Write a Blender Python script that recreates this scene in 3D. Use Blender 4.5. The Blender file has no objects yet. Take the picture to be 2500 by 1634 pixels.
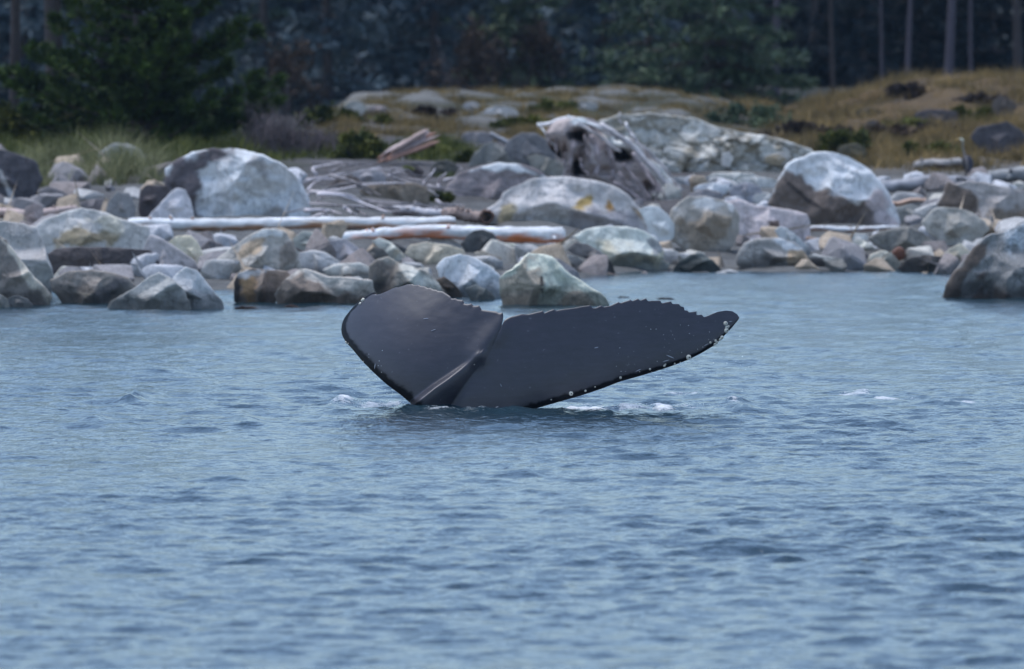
import bpy, bmesh, math, random
import numpy as np
from mathutils import Vector, Matrix, noise as mnoise

S = bpy.context.scene
COL = S.collection
R = math.radians

# ------------------------------------------------------------------ camera, sky, sun, exposure
F_PX, CAM_H, PITCH = 27778.0, 4.0, 800 / 27778.0      # focal length in photo pixels (400 mm lens), eye height, tilt
cam = bpy.data.cameras.new('camera')
cam.lens = 400; cam.sensor_width = 36; cam.clip_start = 1; cam.clip_end = 6000
cam.dof.use_dof = True; cam.dof.focus_distance = 113.0; cam.dof.aperture_fstop = 4.2
cam_o = bpy.data.objects.new('camera', cam); COL.objects.link(cam_o)
cam_o.location = (0, 0, CAM_H); cam_o.rotation_euler = (math.pi / 2 - PITCH, 0, 0)
S.camera = cam_o

SUN_EL, SUN_AZ = R(72), R(-60)                          # azimuth measured from +Y (away from the camera) to +X (right)
world = bpy.data.worlds.new('World'); S.world = world; world.use_nodes = True
wn = world.node_tree.nodes; wl = world.node_tree.links
sky = wn.new('ShaderNodeTexSky'); sky.sky_type = 'NISHITA'; sky.sun_disc = False
sky.sun_elevation = SUN_EL; sky.sun_rotation = SUN_AZ
sky.air_density = 1.0; sky.dust_density = 0.7; sky.ozone_density = 2.5
wl.new(sky.outputs[0], wn['Background'].inputs[0]); wn['Background'].inputs[1].default_value = 0.10
sun = bpy.data.lights.new('sun', 'SUN'); sun.energy = 1.35; sun.angle = R(45); sun.color = (.98, .985, 1)
sun_o = bpy.data.objects.new('sun', sun); COL.objects.link(sun_o)
sdir = Vector((math.sin(SUN_AZ) * math.cos(SUN_EL), math.cos(SUN_AZ) * math.cos(SUN_EL), math.sin(SUN_EL)))
sun_o.rotation_euler = sdir.to_track_quat('Z', 'Y').to_euler(); sun_o.location = (40, 60, 60)
S.view_settings.view_transform = 'Standard'; S.view_settings.look = 'None'
S.view_settings.gamma = 1; S.view_settings.use_curve_mapping = False
S.view_settings.exposure = 1.1
S.cycles.use_denoising = True
S.cycles.max_bounces = 6; S.cycles.transparent_max_bounces = 6

# ------------------------------------------------------------------ helpers
rng = np.random.default_rng(7)
E_LIGHT = np.array((0.39, 0.46, 0.56))                 # daylight on an upright face, to turn seen colours into reflectances

def lin(c):
    c = np.asarray(c, float) / 255.0
    return np.where(c <= .04045, c / 12.92, ((c + .055) / 1.055) ** 2.4)

def alb(c, top=.82):
    return np.clip(lin(c) / E_LIGHT, .004, top)

def ray(px, py):
    u = (px - 1250) / F_PX; v = (817 - py) / F_PX
    return u, math.cos(PITCH) + v * math.sin(PITCH), v * math.cos(PITCH) - math.sin(PITCH)

def at(px, py, d):
    """world point that lies d metres out and is seen at photo pixel px, py"""
    a, b, c = ray(px, py)
    return np.array((a / b * d, d, CAM_H + c / b * d))

def smooth(a, b, x):
    t = np.clip((x - a) / (b - a), 0, 1)
    return t * t * (3 - 2 * t)

def fbm(x, y, z=0.0, o=4):
    return mnoise.fractal((x, y, z), 1.0, 2.0, o)

def mesh_obj(name, v, f, mat, parent=None, smooth_sh=True, col=None, loc=None):
    me = bpy.data.meshes.new(name)
    v = np.asarray(v, float)
    if loc is not None:
        v = v - np.asarray(loc)
    if isinstance(f, np.ndarray):
        n, k = f.shape
        me.vertices.add(len(v)); me.vertices.foreach_set('co', v.ravel())
        me.loops.add(n * k); me.loops.foreach_set('vertex_index', f.ravel().astype(np.int32))
        me.polygons.add(n); me.polygons.foreach_set('loop_start', np.arange(0, n * k, k, dtype=np.int32))
        me.update(calc_edges=True)
    else:
        me.from_pydata([tuple(p) for p in v], [], f)
    if smooth_sh:
        me.polygons.foreach_set('use_smooth', np.ones(len(me.polygons), bool))
    if col is not None:
        a = me.color_attributes.new('Col', 'FLOAT_COLOR', 'POINT')
        c = np.ones((len(v), 4)); c[:, :col.shape[1]] = col
        a.data.foreach_set('color', c.ravel())
    me.materials.append(mat)
    o = bpy.data.objects.new(name, me); COL.objects.link(o)
    if loc is not None: o.location = loc
    if parent is not None:
        o.parent = parent
        if loc is not None: o.location = np.asarray(loc) - np.asarray(parent.location)
    return o

def tag(o, label=None, cat=None, group=None, kind=None):
    for k, val in (('label', label), ('category', cat), ('group', group), ('kind', kind)):
        if val: o[k] = val
    return o

def empty(name, loc, label, cat, group=None):
    o = bpy.data.objects.new(name, None); COL.objects.link(o); o.location = loc
    return tag(o, label, cat, group)

class NT:
    def __init__(s, name):
        s.m = bpy.data.materials.new(name); s.m.use_nodes = True
        s.t = s.m.node_tree; s.b = s.t.nodes['Principled BSDF']
    def n(s, typ, **kw):
        nd = s.t.nodes.new('ShaderNode' + typ)
        for k, v in kw.items():
            if k in ('operation', 'blend_type', 'data_type', 'attribute_name', 'noise_dimensions', 'feature', 'distance', 'clamp_factor', 'wave_type', 'bands_direction', 'noise_type'):
                setattr(nd, k, v)
            else:
                nd.inputs[k].default_value = v
        return nd
    def l(s, a, b): s.t.links.new(a, b)
    def coords(s, scale, kind='Object'):
        tc = s.n('TexCoord'); mp = s.n('Mapping'); mp.inputs['Scale'].default_value = scale
        s.l(tc.outputs[kind], mp.inputs['Vector']); return mp.outputs[0]
    def noise(s, vec, scale, detail=4, rough=.55, dist=0.0):
        nd = s.n('TexNoise', Scale=scale, Detail=detail, Roughness=rough, Distortion=dist)
        s.l(vec, nd.inputs['Vector']); return nd.outputs['Fac']
    def ramp(s, fac, stops):
        nd = s.n('ValToRGB'); el = nd.color_ramp.elements
        while len(el) < len(stops): el.new(.5)
        for e, (p, c) in zip(el, stops): e.position = p; e.color = (*c, 1) if len(c) == 3 else c
        s.l(fac, nd.inputs[0]); return nd.outputs[0]
    def mix(s, a, b, fac, mode='MIX'):
        nd = s.t.nodes.new('ShaderNodeMix'); nd.data_type = 'RGBA'; nd.blend_type = mode
        for val, i in ((fac, 0), (a, 6), (b, 7)):
            if hasattr(val, 'links') or hasattr(val, 'is_linked'): s.l(val, nd.inputs[i])
            elif i == 0: nd.inputs[0].default_value = val
            else: nd.inputs[i].default_value = (*val, 1)
        return nd.outputs[2]
    def math(s, op, a, b=0.0):
        nd = s.t.nodes.new('ShaderNodeMath'); nd.operation = op
        for val, i in ((a, 0), (b, 1)):
            if hasattr(val, 'is_linked'): s.l(val, nd.inputs[i])
            else: nd.inputs[i].default_value = val
        return nd.outputs[0]
    def bump(s, h, strength, dist):
        nd = s.n('Bump', Strength=strength, Distance=dist); s.l(h, nd.inputs['Height'])
        s.l(nd.outputs[0], s.b.inputs['Normal']); return nd
    def attr(s, name='Col'):
        return s.n('Attribute', attribute_name=name)

def g(v): return (v, v, v)

# ------------------------------------------------------------------ materials
def rock_material():
    k = NT('weathered_rock'); a = k.attr()
    v = k.coords((1, 1, 1))
    big = k.noise(v, 2.2, 5, .6, .4); mid = k.noise(v, 9, 5, .65); fine = k.noise(v, 45, 3, .7)
    st = k.noise(k.coords((9, 9, 1.6)), 1.5, 4, .6, .6)
    c = k.mix(a.outputs['Color'], k.ramp(big, [(.3, g(.70)), (.5, g(1.0)), (.72, g(1.18))]), .8, 'MULTIPLY')
    c = k.mix(c, k.ramp(mid, [(.28, g(.6)), (.5, g(1.0)), (.75, g(1.2))]), .45, 'MULTIPLY')
    c = k.mix(c, k.ramp(st, [(.3, g(.6)), (.5, g(1.0)), (.7, g(1.2))]), .45, 'MULTIPLY')
    c = k.mix(c, k.ramp(fine, [(.25, g(.65)), (.5, g(1)), (.75, g(1.25))]), .5, 'MULTIPLY')
    # pale lichen and salt crust in blotches; how much is the alpha of the attribute
    bl = k.ramp(k.noise(v, 4.5, 6, .68, .5), [(.47, g(0)), (.60, g(1))])
    c = k.mix(c, (.62, .61, .60), k.math('MULTIPLY', bl, k.math('MULTIPLY', a.outputs['Alpha'], .5)))
    # hairline cracks
    vo = k.n('TexVoronoi', feature='DISTANCE_TO_EDGE', Scale=2.3)
    nz = k.n('TexNoise', Scale=3.0, Detail=3); k.l(v, nz.inputs['Vector'])
    k.l(k.mix(v, nz.outputs['Color'], .35), vo.inputs['Vector'])
    cr = k.ramp(vo.outputs['Distance'], [(0, g(.45)), (.02, g(1))])
    c = k.mix(c, cr, .7, 'MULTIPLY')
    k.l(c, k.b.inputs['Base Color']); k.b.inputs['Roughness'].default_value = .85
    h = k.math('ADD', k.math('MULTIPLY', mid, .6), k.math('ADD', k.math('MULTIPLY', fine, .25), k.math('MULTIPLY', st, .6)))
    k.bump(h, .6, .05)
    return k.m

def wood_material():
    k = NT('weathered_wood'); a = k.attr()
    v = k.coords((1.2, 14, 14)); n1 = k.noise(v, 1.3, 5, .65, .4); n2 = k.noise(k.coords((1, 1, 1)), 5, 4, .6)
    c = k.mix(a.outputs['Color'], k.ramp(n1, [(.3, g(.5)), (.5, g(1)), (.7, g(1.25))]), .7, 'MULTIPLY')
    c = k.mix(c, k.ramp(n2, [(.3, g(.65)), (.55, g(1)), (.75, g(1.2))]), .7, 'MULTIPLY')
    k.l(c, k.b.inputs['Base Color']); k.b.inputs['Roughness'].default_value = .8
    k.bump(n1, .7, .02); return k.m

def leaf_material(name, dark, light, scale=1.6):
    k = NT(name); v = k.coords((1, 1, 1)); n1 = k.noise(v, scale, 3, .6); oi = k.n('ObjectInfo')
    f = k.math('ADD', n1, k.math('MULTIPLY', k.math('SUBTRACT', oi.outputs['Random'], .5), .15))
    k.l(k.ramp(f, [(.32, dark), (.68, light)]), k.b.inputs['Base Color']); k.b.inputs['Roughness'].default_value = .7
    k.b.inputs['Specular IOR Level'].default_value = .25
    return k.m

def ground_material():
    k = NT('shore_ground'); a = k.attr(); v = k.coords((1, 1, 1))
    n1 = k.noise(v, 1.1, 6, .65, .3); n2 = k.noise(v, 7, 5, .7)
    c = k.mix(a.outputs['Color'], k.ramp(n1, [(.3, g(.45)), (.5, g(1)), (.7, g(1.5))]), .8, 'MULTIPLY')
    c = k.mix(c, k.ramp(n2, [(.3, g(.5)), (.5, g(1)), (.7, g(1.4))]), .7, 'MULTIPLY')
    k.l(c, k.b.inputs['Base Color']); k.b.inputs['Roughness'].default_value = .95
    k.bump(n2, 1, .08); return k.m

def skin_material():
    k = NT('whale_skin'); v = k.coords((1, 1, 1))
    n1 = k.noise(v, 1.6, 5, .6); n2 = k.noise(k.coords((5, 5, 22)), 1.2, 5, .65, .5); n3 = k.noise(v, 60, 2, .6)
    c = k.mix((.027, .026, .036), (.044, .043, .058), n1)
    c = k.mix(c, k.ramp(n2, [(.35, g(.75)), (.65, g(1.25))]), .6, 'MULTIPLY')
    sp = k.ramp(k.noise(v, 26, 2, .5), [(.70, g(0)), (.76, g(1))])
    c = k.mix(c, (.16, .16, .18), k.math('MULTIPLY', sp, .45))
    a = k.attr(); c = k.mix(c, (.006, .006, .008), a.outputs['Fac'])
    k.l(c, k.b.inputs['Base Color'])
    k.l(k.ramp(n2, [(.3, g(.36)), (.7, g(.46))]), k.b.inputs['Roughness'])
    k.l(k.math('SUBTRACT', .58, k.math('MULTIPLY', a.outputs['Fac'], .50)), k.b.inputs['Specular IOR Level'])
    k.bump(k.math('ADD', k.math('MULTIPLY', n2, .5), k.math('MULTIPLY', n3, .1)), .06, .01); return k.m

def water_material():
    k = NT('sea_water'); a = k.attr('foam')
    tc = k.n('TexCoord'); obj = tc.outputs['Object']
    mp = k.n('Mapping'); mp.inputs['Scale'].default_value = (1, .55, 1); k.l(obj, mp.inputs['Vector'])
    r1 = k.noise(mp.outputs[0], 5.5, 3, .55, .3); r2 = k.noise(mp.outputs[0], 17, 2, .5, .2)
    k.b.inputs['Roughness'].default_value = .06; k.b.inputs['IOR'].default_value = 1.333
    # lacy foam where the attribute asks for it
    f1 = k.noise(mp.outputs[0], 11, 7, .78, 1.6); f2 = k.noise(obj, 60, 3, .7)
    th = k.math('SUBTRACT', k.math('ADD', k.math('MULTIPLY', f1, .75), k.math('MULTIPLY', f2, .25)), k.math('SUBTRACT', .80, k.math('MULTIPLY', a.outputs['Fac'], .52)))
    fo = k.ramp(th, [(0, g(0)), (.05, g(.4)), (.20, g(.88))])
    k.l(k.mix((.014, .036, .050), (.78, .80, .82), fo), k.b.inputs['Base Color'])
    k.l(k.math('ADD', .15, k.math('MULTIPLY', fo, .5)), k.b.inputs['Roughness'])
    h = k.math('ADD', r1, k.math('MULTIPLY', r2, .28))
    k.bump(h, 1.0, .05); return k.m

def plain(name, c, rough=.7, spec=.5):
    k = NT(name); v = k.coords((1, 1, 1))
    c2 = k.mix(tuple(c), k.ramp(k.noise(v, 20, 4, .6), [(.3, g(.7)), (.7, g(1.25))]), .8, 'MULTIPLY')
    k.l(c2, k.b.inputs['Base Color']); k.b.inputs['Roughness'].default_value = rough
    k.b.inputs['Specular IOR Level'].default_value = spec; return k.m

M_ROCK, M_WOOD, M_GROUND, M_SKIN, M_WATER = rock_material(), wood_material(), ground_material(), skin_material(), water_material()
M_PINE = leaf_material('pine_needles', (.004, .007, .005), (.070, .118, .018), 1.9)
M_FIR = leaf_material('fir_needles', (.028, .054, .046), (.140, .185, .100), 1.2)
M_FOREST = leaf_material('forest_foliage', (.040, .066, .088), (.120, .155, .168), .5)  # pale bluish tones put distance haze into the leaf colour
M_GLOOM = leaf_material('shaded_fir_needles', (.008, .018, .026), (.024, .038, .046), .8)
M_RUST = leaf_material('rusty_leaves', (.040, .030, .028), (.085, .055, .038), 1.5)
M_BUSH = leaf_material('shrub_leaves', (.028, .042, .010), (.19, .19, .035), 3.0)
M_GRASS = leaf_material('beach_grass', (.075, .085, .028), (.36, .34, .17), 2.0)
M_STRAW = leaf_material('dry_grass', (.080, .062, .026), (.44, .29, .11), .55)
M_BARK = plain('bark', (.085, .068, .066), .9, .2)
M_PALEBARK = plain('pale_bark', (.105, .088, .105), .9, .2)
M_TWIG = plain('dead_twigs', (.115, .095, .100), .9, .2)
M_BARN = plain('barnacle_shell', (.66, .63, .54), .75, .3)
M_DARK = plain('shell_opening', (.02, .018, .016), .6, .3)
M_SCAR = plain('pale_scar', (.40, .43, .50), .5, .4)
M_SPRAY = plain('water_drops', (.75, .78, .80), .15, .5)

# ------------------------------------------------------------------ terrain
def shore(x):
    return 160.5 + 5.0 * smooth(-3.0, -.5, x) + 6.2 * smooth(.2, 2.2, x)

PROFILE_S = np.array([-200, -40, -8, 0, 6, 15, 25, 35, 48, 62, 72, 90, 130, 200, 600, 3000])
PROFILE_Z = np.array([-12, -3, -.55, 0, .22, .58, .98, 1.25, 1.32, 1.50, 1.72, 1.62, 1.6, 2.2, 8, 30.])

def terrain(x, d):
    x = np.asarray(x, float); d = np.asarray(d, float)
    z = np.interp(d - shore(x), PROFILE_S, PROFILE_Z)
    # golden bank on the right, bare rounded rise in the middle
    z = z + .62 * smooth(6.0, 9.0, x) * smooth(226, 246, d) * (1 - smooth(252, 285, d))
    z = z + .36 * smooth(-4.2, -2.6, x) * (1 - smooth(3.2, 5.5, x)) * smooth(222, 242, d) * (1 - smooth(252, 280, d))
    z = z - .45 * (1 - smooth(-5.2, -3.6, x)) * smooth(222, 240, d) * (1 - smooth(300, 340, d))
    return z

def build_terrain():
    xs = np.concatenate([-np.geomspace(600, 16, 22), np.linspace(-15, 15, 170), np.geomspace(16, 600, 22)])
    ds = np.concatenate([np.linspace(120, 158, 12)[:-1], np.linspace(158, 262, 260), np.geomspace(264, 2400, 40)])
    X, D = np.meshgrid(xs, ds); Z = terrain(X, D)
    near = (np.abs(X) < 15.2) & (D > 157) & (D < 330)
    N1 = np.zeros_like(Z); N2 = np.zeros_like(Z)
    for i, j in zip(*np.where(near)):
        N1[i, j] = fbm(X[i, j] * .8, D[i, j] * .5, 3, 5); N2[i, j] = fbm(X[i, j] * .35 + 9, D[i, j] * .2, 7, 3)
    amp = smooth(160, 175, D) * .10
    bump_ = smooth(218, 232, D) * (1 - smooth(254, 262, D)) * smooth(-4.6, -3.4, X); Z = Z + N1 * amp + bump_ * (N1 * .14 + N2 * .08)
    c = np.zeros(Z.shape + (3,))
    gravel, soil, drift, hill, gold, wood = [alb(q) * .30 for q in ((104, 112, 120), (58, 64, 42), (86, 88, 96), (66, 70, 48), (96, 80, 44), (44, 52, 50))]
    c[:] = gravel
    def put(w, q): c[:] = c * (1 - w[..., None]) + q * w[..., None]
    w = smooth(183, 190, D + N2 * 5) * (1 - smooth(2.5, 4.5, X)); put(w, drift)
    put(smooth(186, 196, D + N2 * 6) * (1 - smooth(-4.2, -3.0, X + N2)), soil)
    put(smooth(218, 236, D + N2 * 6) * smooth(-4.2, -3.2, X), hill); put(smooth(212, 220, D) * (1 - smooth(-4.6, -3.6, X)), wood)
    put(smooth(196, 212, D + N2 * 6) * smooth(4.6, 6.2, X + N2), gold)
    pale = alb((128, 136, 146)) * .32; w = smooth(.24, .42, N1) * smooth(216, 228, D) * smooth(-5, -3, X) * (1 - smooth(4, 6, X)); put(w * .7, pale)
    dk = alb((70, 66, 58)) * .32; w = smooth(.1, .4, -N1) * smooth(200, 215, D) * smooth(-5, -3, X); put(w * .85, dk)
    put(smooth(256, 266, D), wood)
    n, m = Z.shape
    idx = np.arange(n * m).reshape(n, m)
    f = np.stack([idx[:-1, :-1], idx[:-1, 1:], idx[1:, 1:], idx[1:, :-1]], -1).reshape(-1, 4)
    o = mesh_obj('terrain', np.stack([X, D, Z], -1).reshape(-1, 3), f, M_GROUND, col=c.reshape(-1, 3))
    tag(o, 'gravelly shore rising to grassy ground below the forest', kind='structure')
build_terrain()

def ground_z(x, d): return float(terrain(x, d))

def hit(px, py):
    """distance at which the line of sight through px, py meets the shore or the water"""
    for d in np.arange(100, 330, .25):
        p = at(px, py, d)
        if p[2] <= max(ground_z(p[0], d), 0.0): return d
    return 300.0

# ------------------------------------------------------------------ water
def build_water():
    xs = np.concatenate([-np.geomspace(400, 10.6, 30), np.linspace(-10, -2.3, 134)[:-1], np.linspace(-2.3, 2.8, 190), np.linspace(2.8, 10, 126)[1:], np.geomspace(10.6, 400, 30)])
    ds = [62.0]
    while ds[-1] < 178: ds.append(ds[-1] + max(.045, ds[-1] ** 2 / (CAM_H * 11380) * .42))
    ds = np.concatenate([-np.geomspace(400, 10, 14), [0, 20, 35, 45, 52, 57, 60], ds, [184, 195]])
    X, D = np.meshgrid(xs, ds)
    r = np.random.default_rng(11)
    fine = (1 - smooth(9.6, 14, np.abs(X))) * smooth(56, 62, D) * (1 - smooth(172, 180, D))
    calm = 1 - .15 * smooth(126, 160, D)
    H = np.zeros_like(X); DX = np.zeros_like(X); DD = np.zeros_like(X)
    patch = .75 + .5 * np.sin(X * .35 + D * .11 + 1.0) * np.sin(D * .07 - X * .21) * .5 + .12 * np.sin(X * .9 - D * .3)
    for i in range(110):
        L = .19 * (1.45 / .19) ** r.random() if i > 4 else r.uniform(3, 7)
        th = r.normal(.2, .75) + math.pi / 2
        kx, ky = math.cos(th) * 2 * math.pi / L, math.sin(th) * 2 * math.pi / L
        slope = .0128 if L < 2.1 else .004
        if L < .5: slope *= 1.1
        A = slope * L / (2 * math.pi) * 1.45; ph = r.uniform(0, 6.28)
        P = kx * X + ky * D + ph; sn, cs = np.sin(P), np.cos(P)
        res = 1.0 if L > .6 else (1 - smooth(105, 165, D) * .7)
        H += A * res * cs; DX -= A * res * math.cos(th) * sn * .9; DD -= A * res * math.sin(th) * sn * .9
    w = fine * calm * patch
    H *= w; DX *= w; DD *= w
    # churned water round the tail and in its wake
    foam = np.zeros_like(X)
    def churn(px0, px1, py0, py1, height, f, rough, seed):
        nonlocal H, foam
        d0, d1 = [CAM_H * F_PX / (q - 17) for q in (py1, py0)]
        cx, cy = ((px0 + px1) / 2 - 1250) / F_PX * (d0 + d1) / 2, (d0 + d1) / 2
        rx, ry = (px1 - px0) / 2 / F_PX * cy, (d1 - d0) / 2
        q = ((X - cx) / rx) ** 2 + ((D - cy) / ry) ** 2
        sel = q < 6
        ww = np.exp(-q[sel] * 1.2)
        nz = np.array([fbm(a * 3.2, b * 1.5, seed, 5) for a, b in zip(X[sel], D[sel])])
        H[sel] += ww * (height + rough * nz)
        foam[sel] = np.maximum(foam[sel], np.clip(ww * f * (1 + 1.1 * nz), 0, 1.2))
    churn(800, 885, 976, 1002, .045, .60, .06, 1)
    churn(850, 1010, 984, 1006, .012, .74, .06, 2)
    churn(770, 850, 988, 1006, .02, .45, .05, 3)
    churn(990, 1290, 997, 1012, .015, .50, .07, 4)
    churn(1215, 1285, 996, 1007, .035, .6, .03, 5)
    churn(1300, 1560, 986, 1014, .008, .76, .05, 6)
    churn(1480, 1740, 986, 1012, .008, .74, .05, 7)
    churn(1730, 1850, 978, 1006, .03, .52, .06, 8)
    churn(930, 1320, 1006, 1034, .0, .08, .05, 20)
    churn(1590, 1760, 958, 968, .006, .62, .03, 9)
    churn(1990, 2180, 960, 972, .006, .60, .04, 10)
    churn(2060, 2300, 970, 984, .006, .60, .04, 12)
    churn(2240, 2480, 976, 990, .006, .60, .03, 13)
    churn(300, 345, 970, 988, .09, .12, .08, 14)
    churn(200, 260, 1020, 1034, .05, .15, .06, 15)
    churn(560, 640, 1022, 1040, .04, .2, .05, 16)
    churn(90, 220, 980, 996, .02, .3, .04, 17)
    churn(480, 720, 984, 996, .02, .3, .04, 18)
    n, m = X.shape
    idx = np.arange(n * m).reshape(n, m)
    f = np.stack([idx[:-1, :-1], idx[:-1, 1:], idx[1:, 1:], idx[1:, :-1]], -1).reshape(-1, 4)
    o = mesh_obj('sea_water', np.stack([X + DX, D + DD, H], -1).reshape(-1, 3), f, M_WATER)
    at_ = o.data.attributes.new('foam', 'FLOAT', 'POINT'); at_.data.foreach_set('value', foam.ravel().astype(np.float32))
    tag(o, 'rippled blue grey sea in front of the rocky shore', kind='structure')
build_water()

# ------------------------------------------------------------------ rocks
ZOOM = {'A': (0, 350, 3.618), 'B': (600, 350, 3.618), 'C': (1200, 350, 3.618), 'D': (1850, 350, 3.618),
        'E': (730, 280, 3.967), 'G': (1280, 270, 5.409), 'P': (0, 0, 1.0)}

def to_px(reg, pts):
    x0, y0, s = ZOOM[reg]
    return np.array([(x0 + a / s, y0 + b / s) for a, b in pts], float)

def chaikin(p, n=1):
    for _ in range(n):
        q = np.roll(p, -1, 0)
        p = np.stack([p * .8 + q * .2, p * .2 + q * .8], 1).reshape(-1, 2)
    return p

def resample(p, n):
    q = np.vstack([p, p[:1]]); s = np.r_[0, np.cumsum(np.hypot(*np.diff(q, axis=0).T))]
    t = np.linspace(0, s[-1], n, endpoint=False)
    return np.stack([np.interp(t, s, q[:, 0]), np.interp(t, s, q[:, 1])], 1)

def poly_dist(P, poly):
    """distance to a polygon's outline, positive inside"""
    a = poly; b = np.roll(poly, -1, 0)
    dmin = np.full(len(P), 1e9); ins = np.zeros(len(P), bool)
    for (ax, ay), (bx, by) in zip(a, b):
        ex, ey = bx - ax, by - ay; L = ex * ex + ey * ey + 1e-9
        t = np.clip(((P[:, 0] - ax) * ex + (P[:, 1] - ay) * ey) / L, 0, 1)
        dmin = np.minimum(dmin, np.hypot(P[:, 0] - ax - t * ex, P[:, 1] - ay - t * ey))
        c = ((ay > P[:, 1]) != (by > P[:, 1])) & (P[:, 0] < ex * (P[:, 1] - ay) / (ey if abs(ey) > 1e-9 else 1e-9) + ax)
        ins ^= c
    return np.where(ins, dmin, -dmin)

def edge_side(q, line):
    best = np.full(len(q), 1e9); sg = np.ones(len(q))
    for a, b in zip(line[:-1], line[1:]):
        e = b - a; t = np.clip(((q - a) @ e) / (e @ e), 0, 1); dv = q - a - t[:, None] * e; dist = np.hypot(*dv.T)
        m = dist < best; best = np.where(m, dist, best); sg = np.where(m, np.sign(e[0] * dv[:, 1] - e[1] * dv[:, 0]), sg)
    return best, sg

def area_centroid(p):
    x, y = p.T; x2, y2 = np.roll(x, -1), np.roll(y, -1); c = x * y2 - x2 * y; A = c.sum() / 2
    return np.array([((x + x2) * c).sum() / (6 * A), ((y + y2) * c).sum() / (6 * A)])

ROCK_SEED = [0]
def rock(label, reg, pts, col, base=None, depth=.8, pw=.72, facets=6, bleach=.25, patches=(), dd=0.0, dents=(), d=None,
         name='boulder', cat='boulder', group=None, mat=None, rough=1.0, sink=.12, blocks=None, ridge=None):
    ROCK_SEED[0] += 1; seed = ROCK_SEED[0]; r = np.random.default_rng(1000 + seed)
    P = to_px(reg, pts); x0, y0, zs = ZOOM[reg]
    w_px = np.ptp(P[:, 0]); h_px = np.ptp(P[:, 1])
    by = P[:, 1].max() if base is None else y0 + base / zs
    bx = P[:, 0].mean()
    d_base = (hit(min(max(bx, 0), 2500), by) if d is None else d) + dd
    n_t = int(np.clip(w_px * .6, 44, 140)); n_p = int(np.clip(w_px * .28, 14, 44))
    if blocks: n_t, n_p = 220, 70
    rim = resample(P, n_t)
    # rough the outline a little so that no edge is a clean curve
    c0 = area_centroid(P); rim = c0 + (rim - c0) * 1.035
    for i in range(n_t):
        j = fbm(rim[i, 0] * .035, rim[i, 1] * .035, seed, 5); rim[i] += (rim[i] - c0) * j * .035 * rough
    half = .5 * math.sqrt(w_px * min(w_px, h_px * 1.6)) / F_PX * d_base
    Dp = half * depth; dc = d_base + .35 * Dp
    # rings from the front pole to the back pole
    phi = np.linspace(math.pi / 2, -math.pi / 2, 2 * n_p + 1)[1:-1]
    rho = np.abs(np.cos(phi)) ** (pw * .85); dep = np.sign(np.sin(phi)) * np.abs(np.sin(phi)) ** (pw * .7)
    px = c0[0] + rho[:, None] * (rim[:, 0] - c0[0]); py = c0[1] + rho[:, None] * (rim[:, 1] - c0[1])
    q = np.stack([px.ravel(), py.ravel()], 1); dq = np.repeat(dep, n_t)
    q = np.vstack([q, c0, c0]); dq = np.r_[dq, 1.0, -1.0]
    front = dq > 0
    # broken faces: flat cuts into the front
    u = (q - c0) / (.5 * max(w_px, h_px))
    lim = dq.copy()
    for _ in range(facets + 5):
        a = r.uniform(0, 2 * math.pi); s = r.uniform(.6, 2.2); o = r.uniform(.35, .95) * (1.0 if math.sin(a) > 0 else 1.15)
        lim = np.where(front, np.minimum(lim, np.maximum(o + s * (u[:, 0] * math.cos(a) + u[:, 1] * math.sin(a)), dq * .12)), lim)
    dq = lim
    if ridge:
        line, k1, k2, top = ridge; L_ = to_px(reg, line); rd, rs = edge_side(q, L_); rd = rd / (.5 * max(w_px, h_px))
        dq = np.where(front, np.minimum(dq, np.maximum(top - np.where(rs > 0, k1, k2) * rd, dq * .12)), dq)
    nz = np.array([fbm(a * .02, b * .02, seed * 3.7 + c, 5) for (a, b), c in zip(q, dq)])
    nb = np.array([mnoise.ridged_multi_fractal((a * .011, b * .017, seed * 1.9), 1.0, 2.1, 4, 1.0, 2.0) for a, b in q])
    edge = np.clip(1 - np.r_[np.repeat(rho, n_t), 0, 0] ** 6, 0, 1)
    dq = dq + edge * (nz * .10 + (nb - 1.2) * .05) * rough
    crev = np.zeros(len(q))
    if blocks:
        for i, (a, b) in enumerate(q):
            j = fbm(a * .02, b * .02, 5, 4) * 26; b = b + fbm(a * .03, b * .03, 15, 4) * 16
            ds_, pts_ = mnoise.voronoi(((a + j) / blocks[0], (b + j * .5) / blocks[1], 3.0)); c_ = mnoise.cell_vector(pts_[0] * 9.7)
            crev[i] = 1 - min(1, (ds_[1] - ds_[0]) / .22); dq[i] += edge[i] * ((c_[0] - .5) * .13 - .12 * crev[i] ** 1.5)
    for (cx, cy, rx, ry, k) in dents:
        e = np.exp(-(((q[:, 0] - x0 - cx / zs) / (rx / zs)) ** 2 + ((q[:, 1] - y0 - cy / zs) / (ry / zs)) ** 2) ** 1.5)
        dq = dq - k * e * front
    y = dc - dq * Dp
    scale_d = dc                                               # the outline stands at this distance
    a = (q[:, 0] - 1250) / F_PX; v_ = (817 - q[:, 1]) / F_PX
    b = math.cos(PITCH) + v_ * math.sin(PITCH); cc = v_ * math.cos(PITCH) - math.sin(PITCH)
    X = a / b * scale_d; Z = CAM_H + cc / b * scale_d
    z0, z1 = Z.min(), Z.max(); low = smooth(.3, 0, (Z - z0) / (z1 - z0 + 1e-6)); Z = Z - low * sink * (z1 - z0) - low * .03
    V = np.stack([X, y, Z], 1)
    # own colour, stain patches, painted lit and shaded faces, dark wet foot
    grey = lambda k: tuple(.72 * np.array(k) + .28 * np.mean(k))
    C = np.empty((len(q), 4)); C[:, :3] = alb(grey(col)); C[:, 3] = bleach * .8
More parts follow.
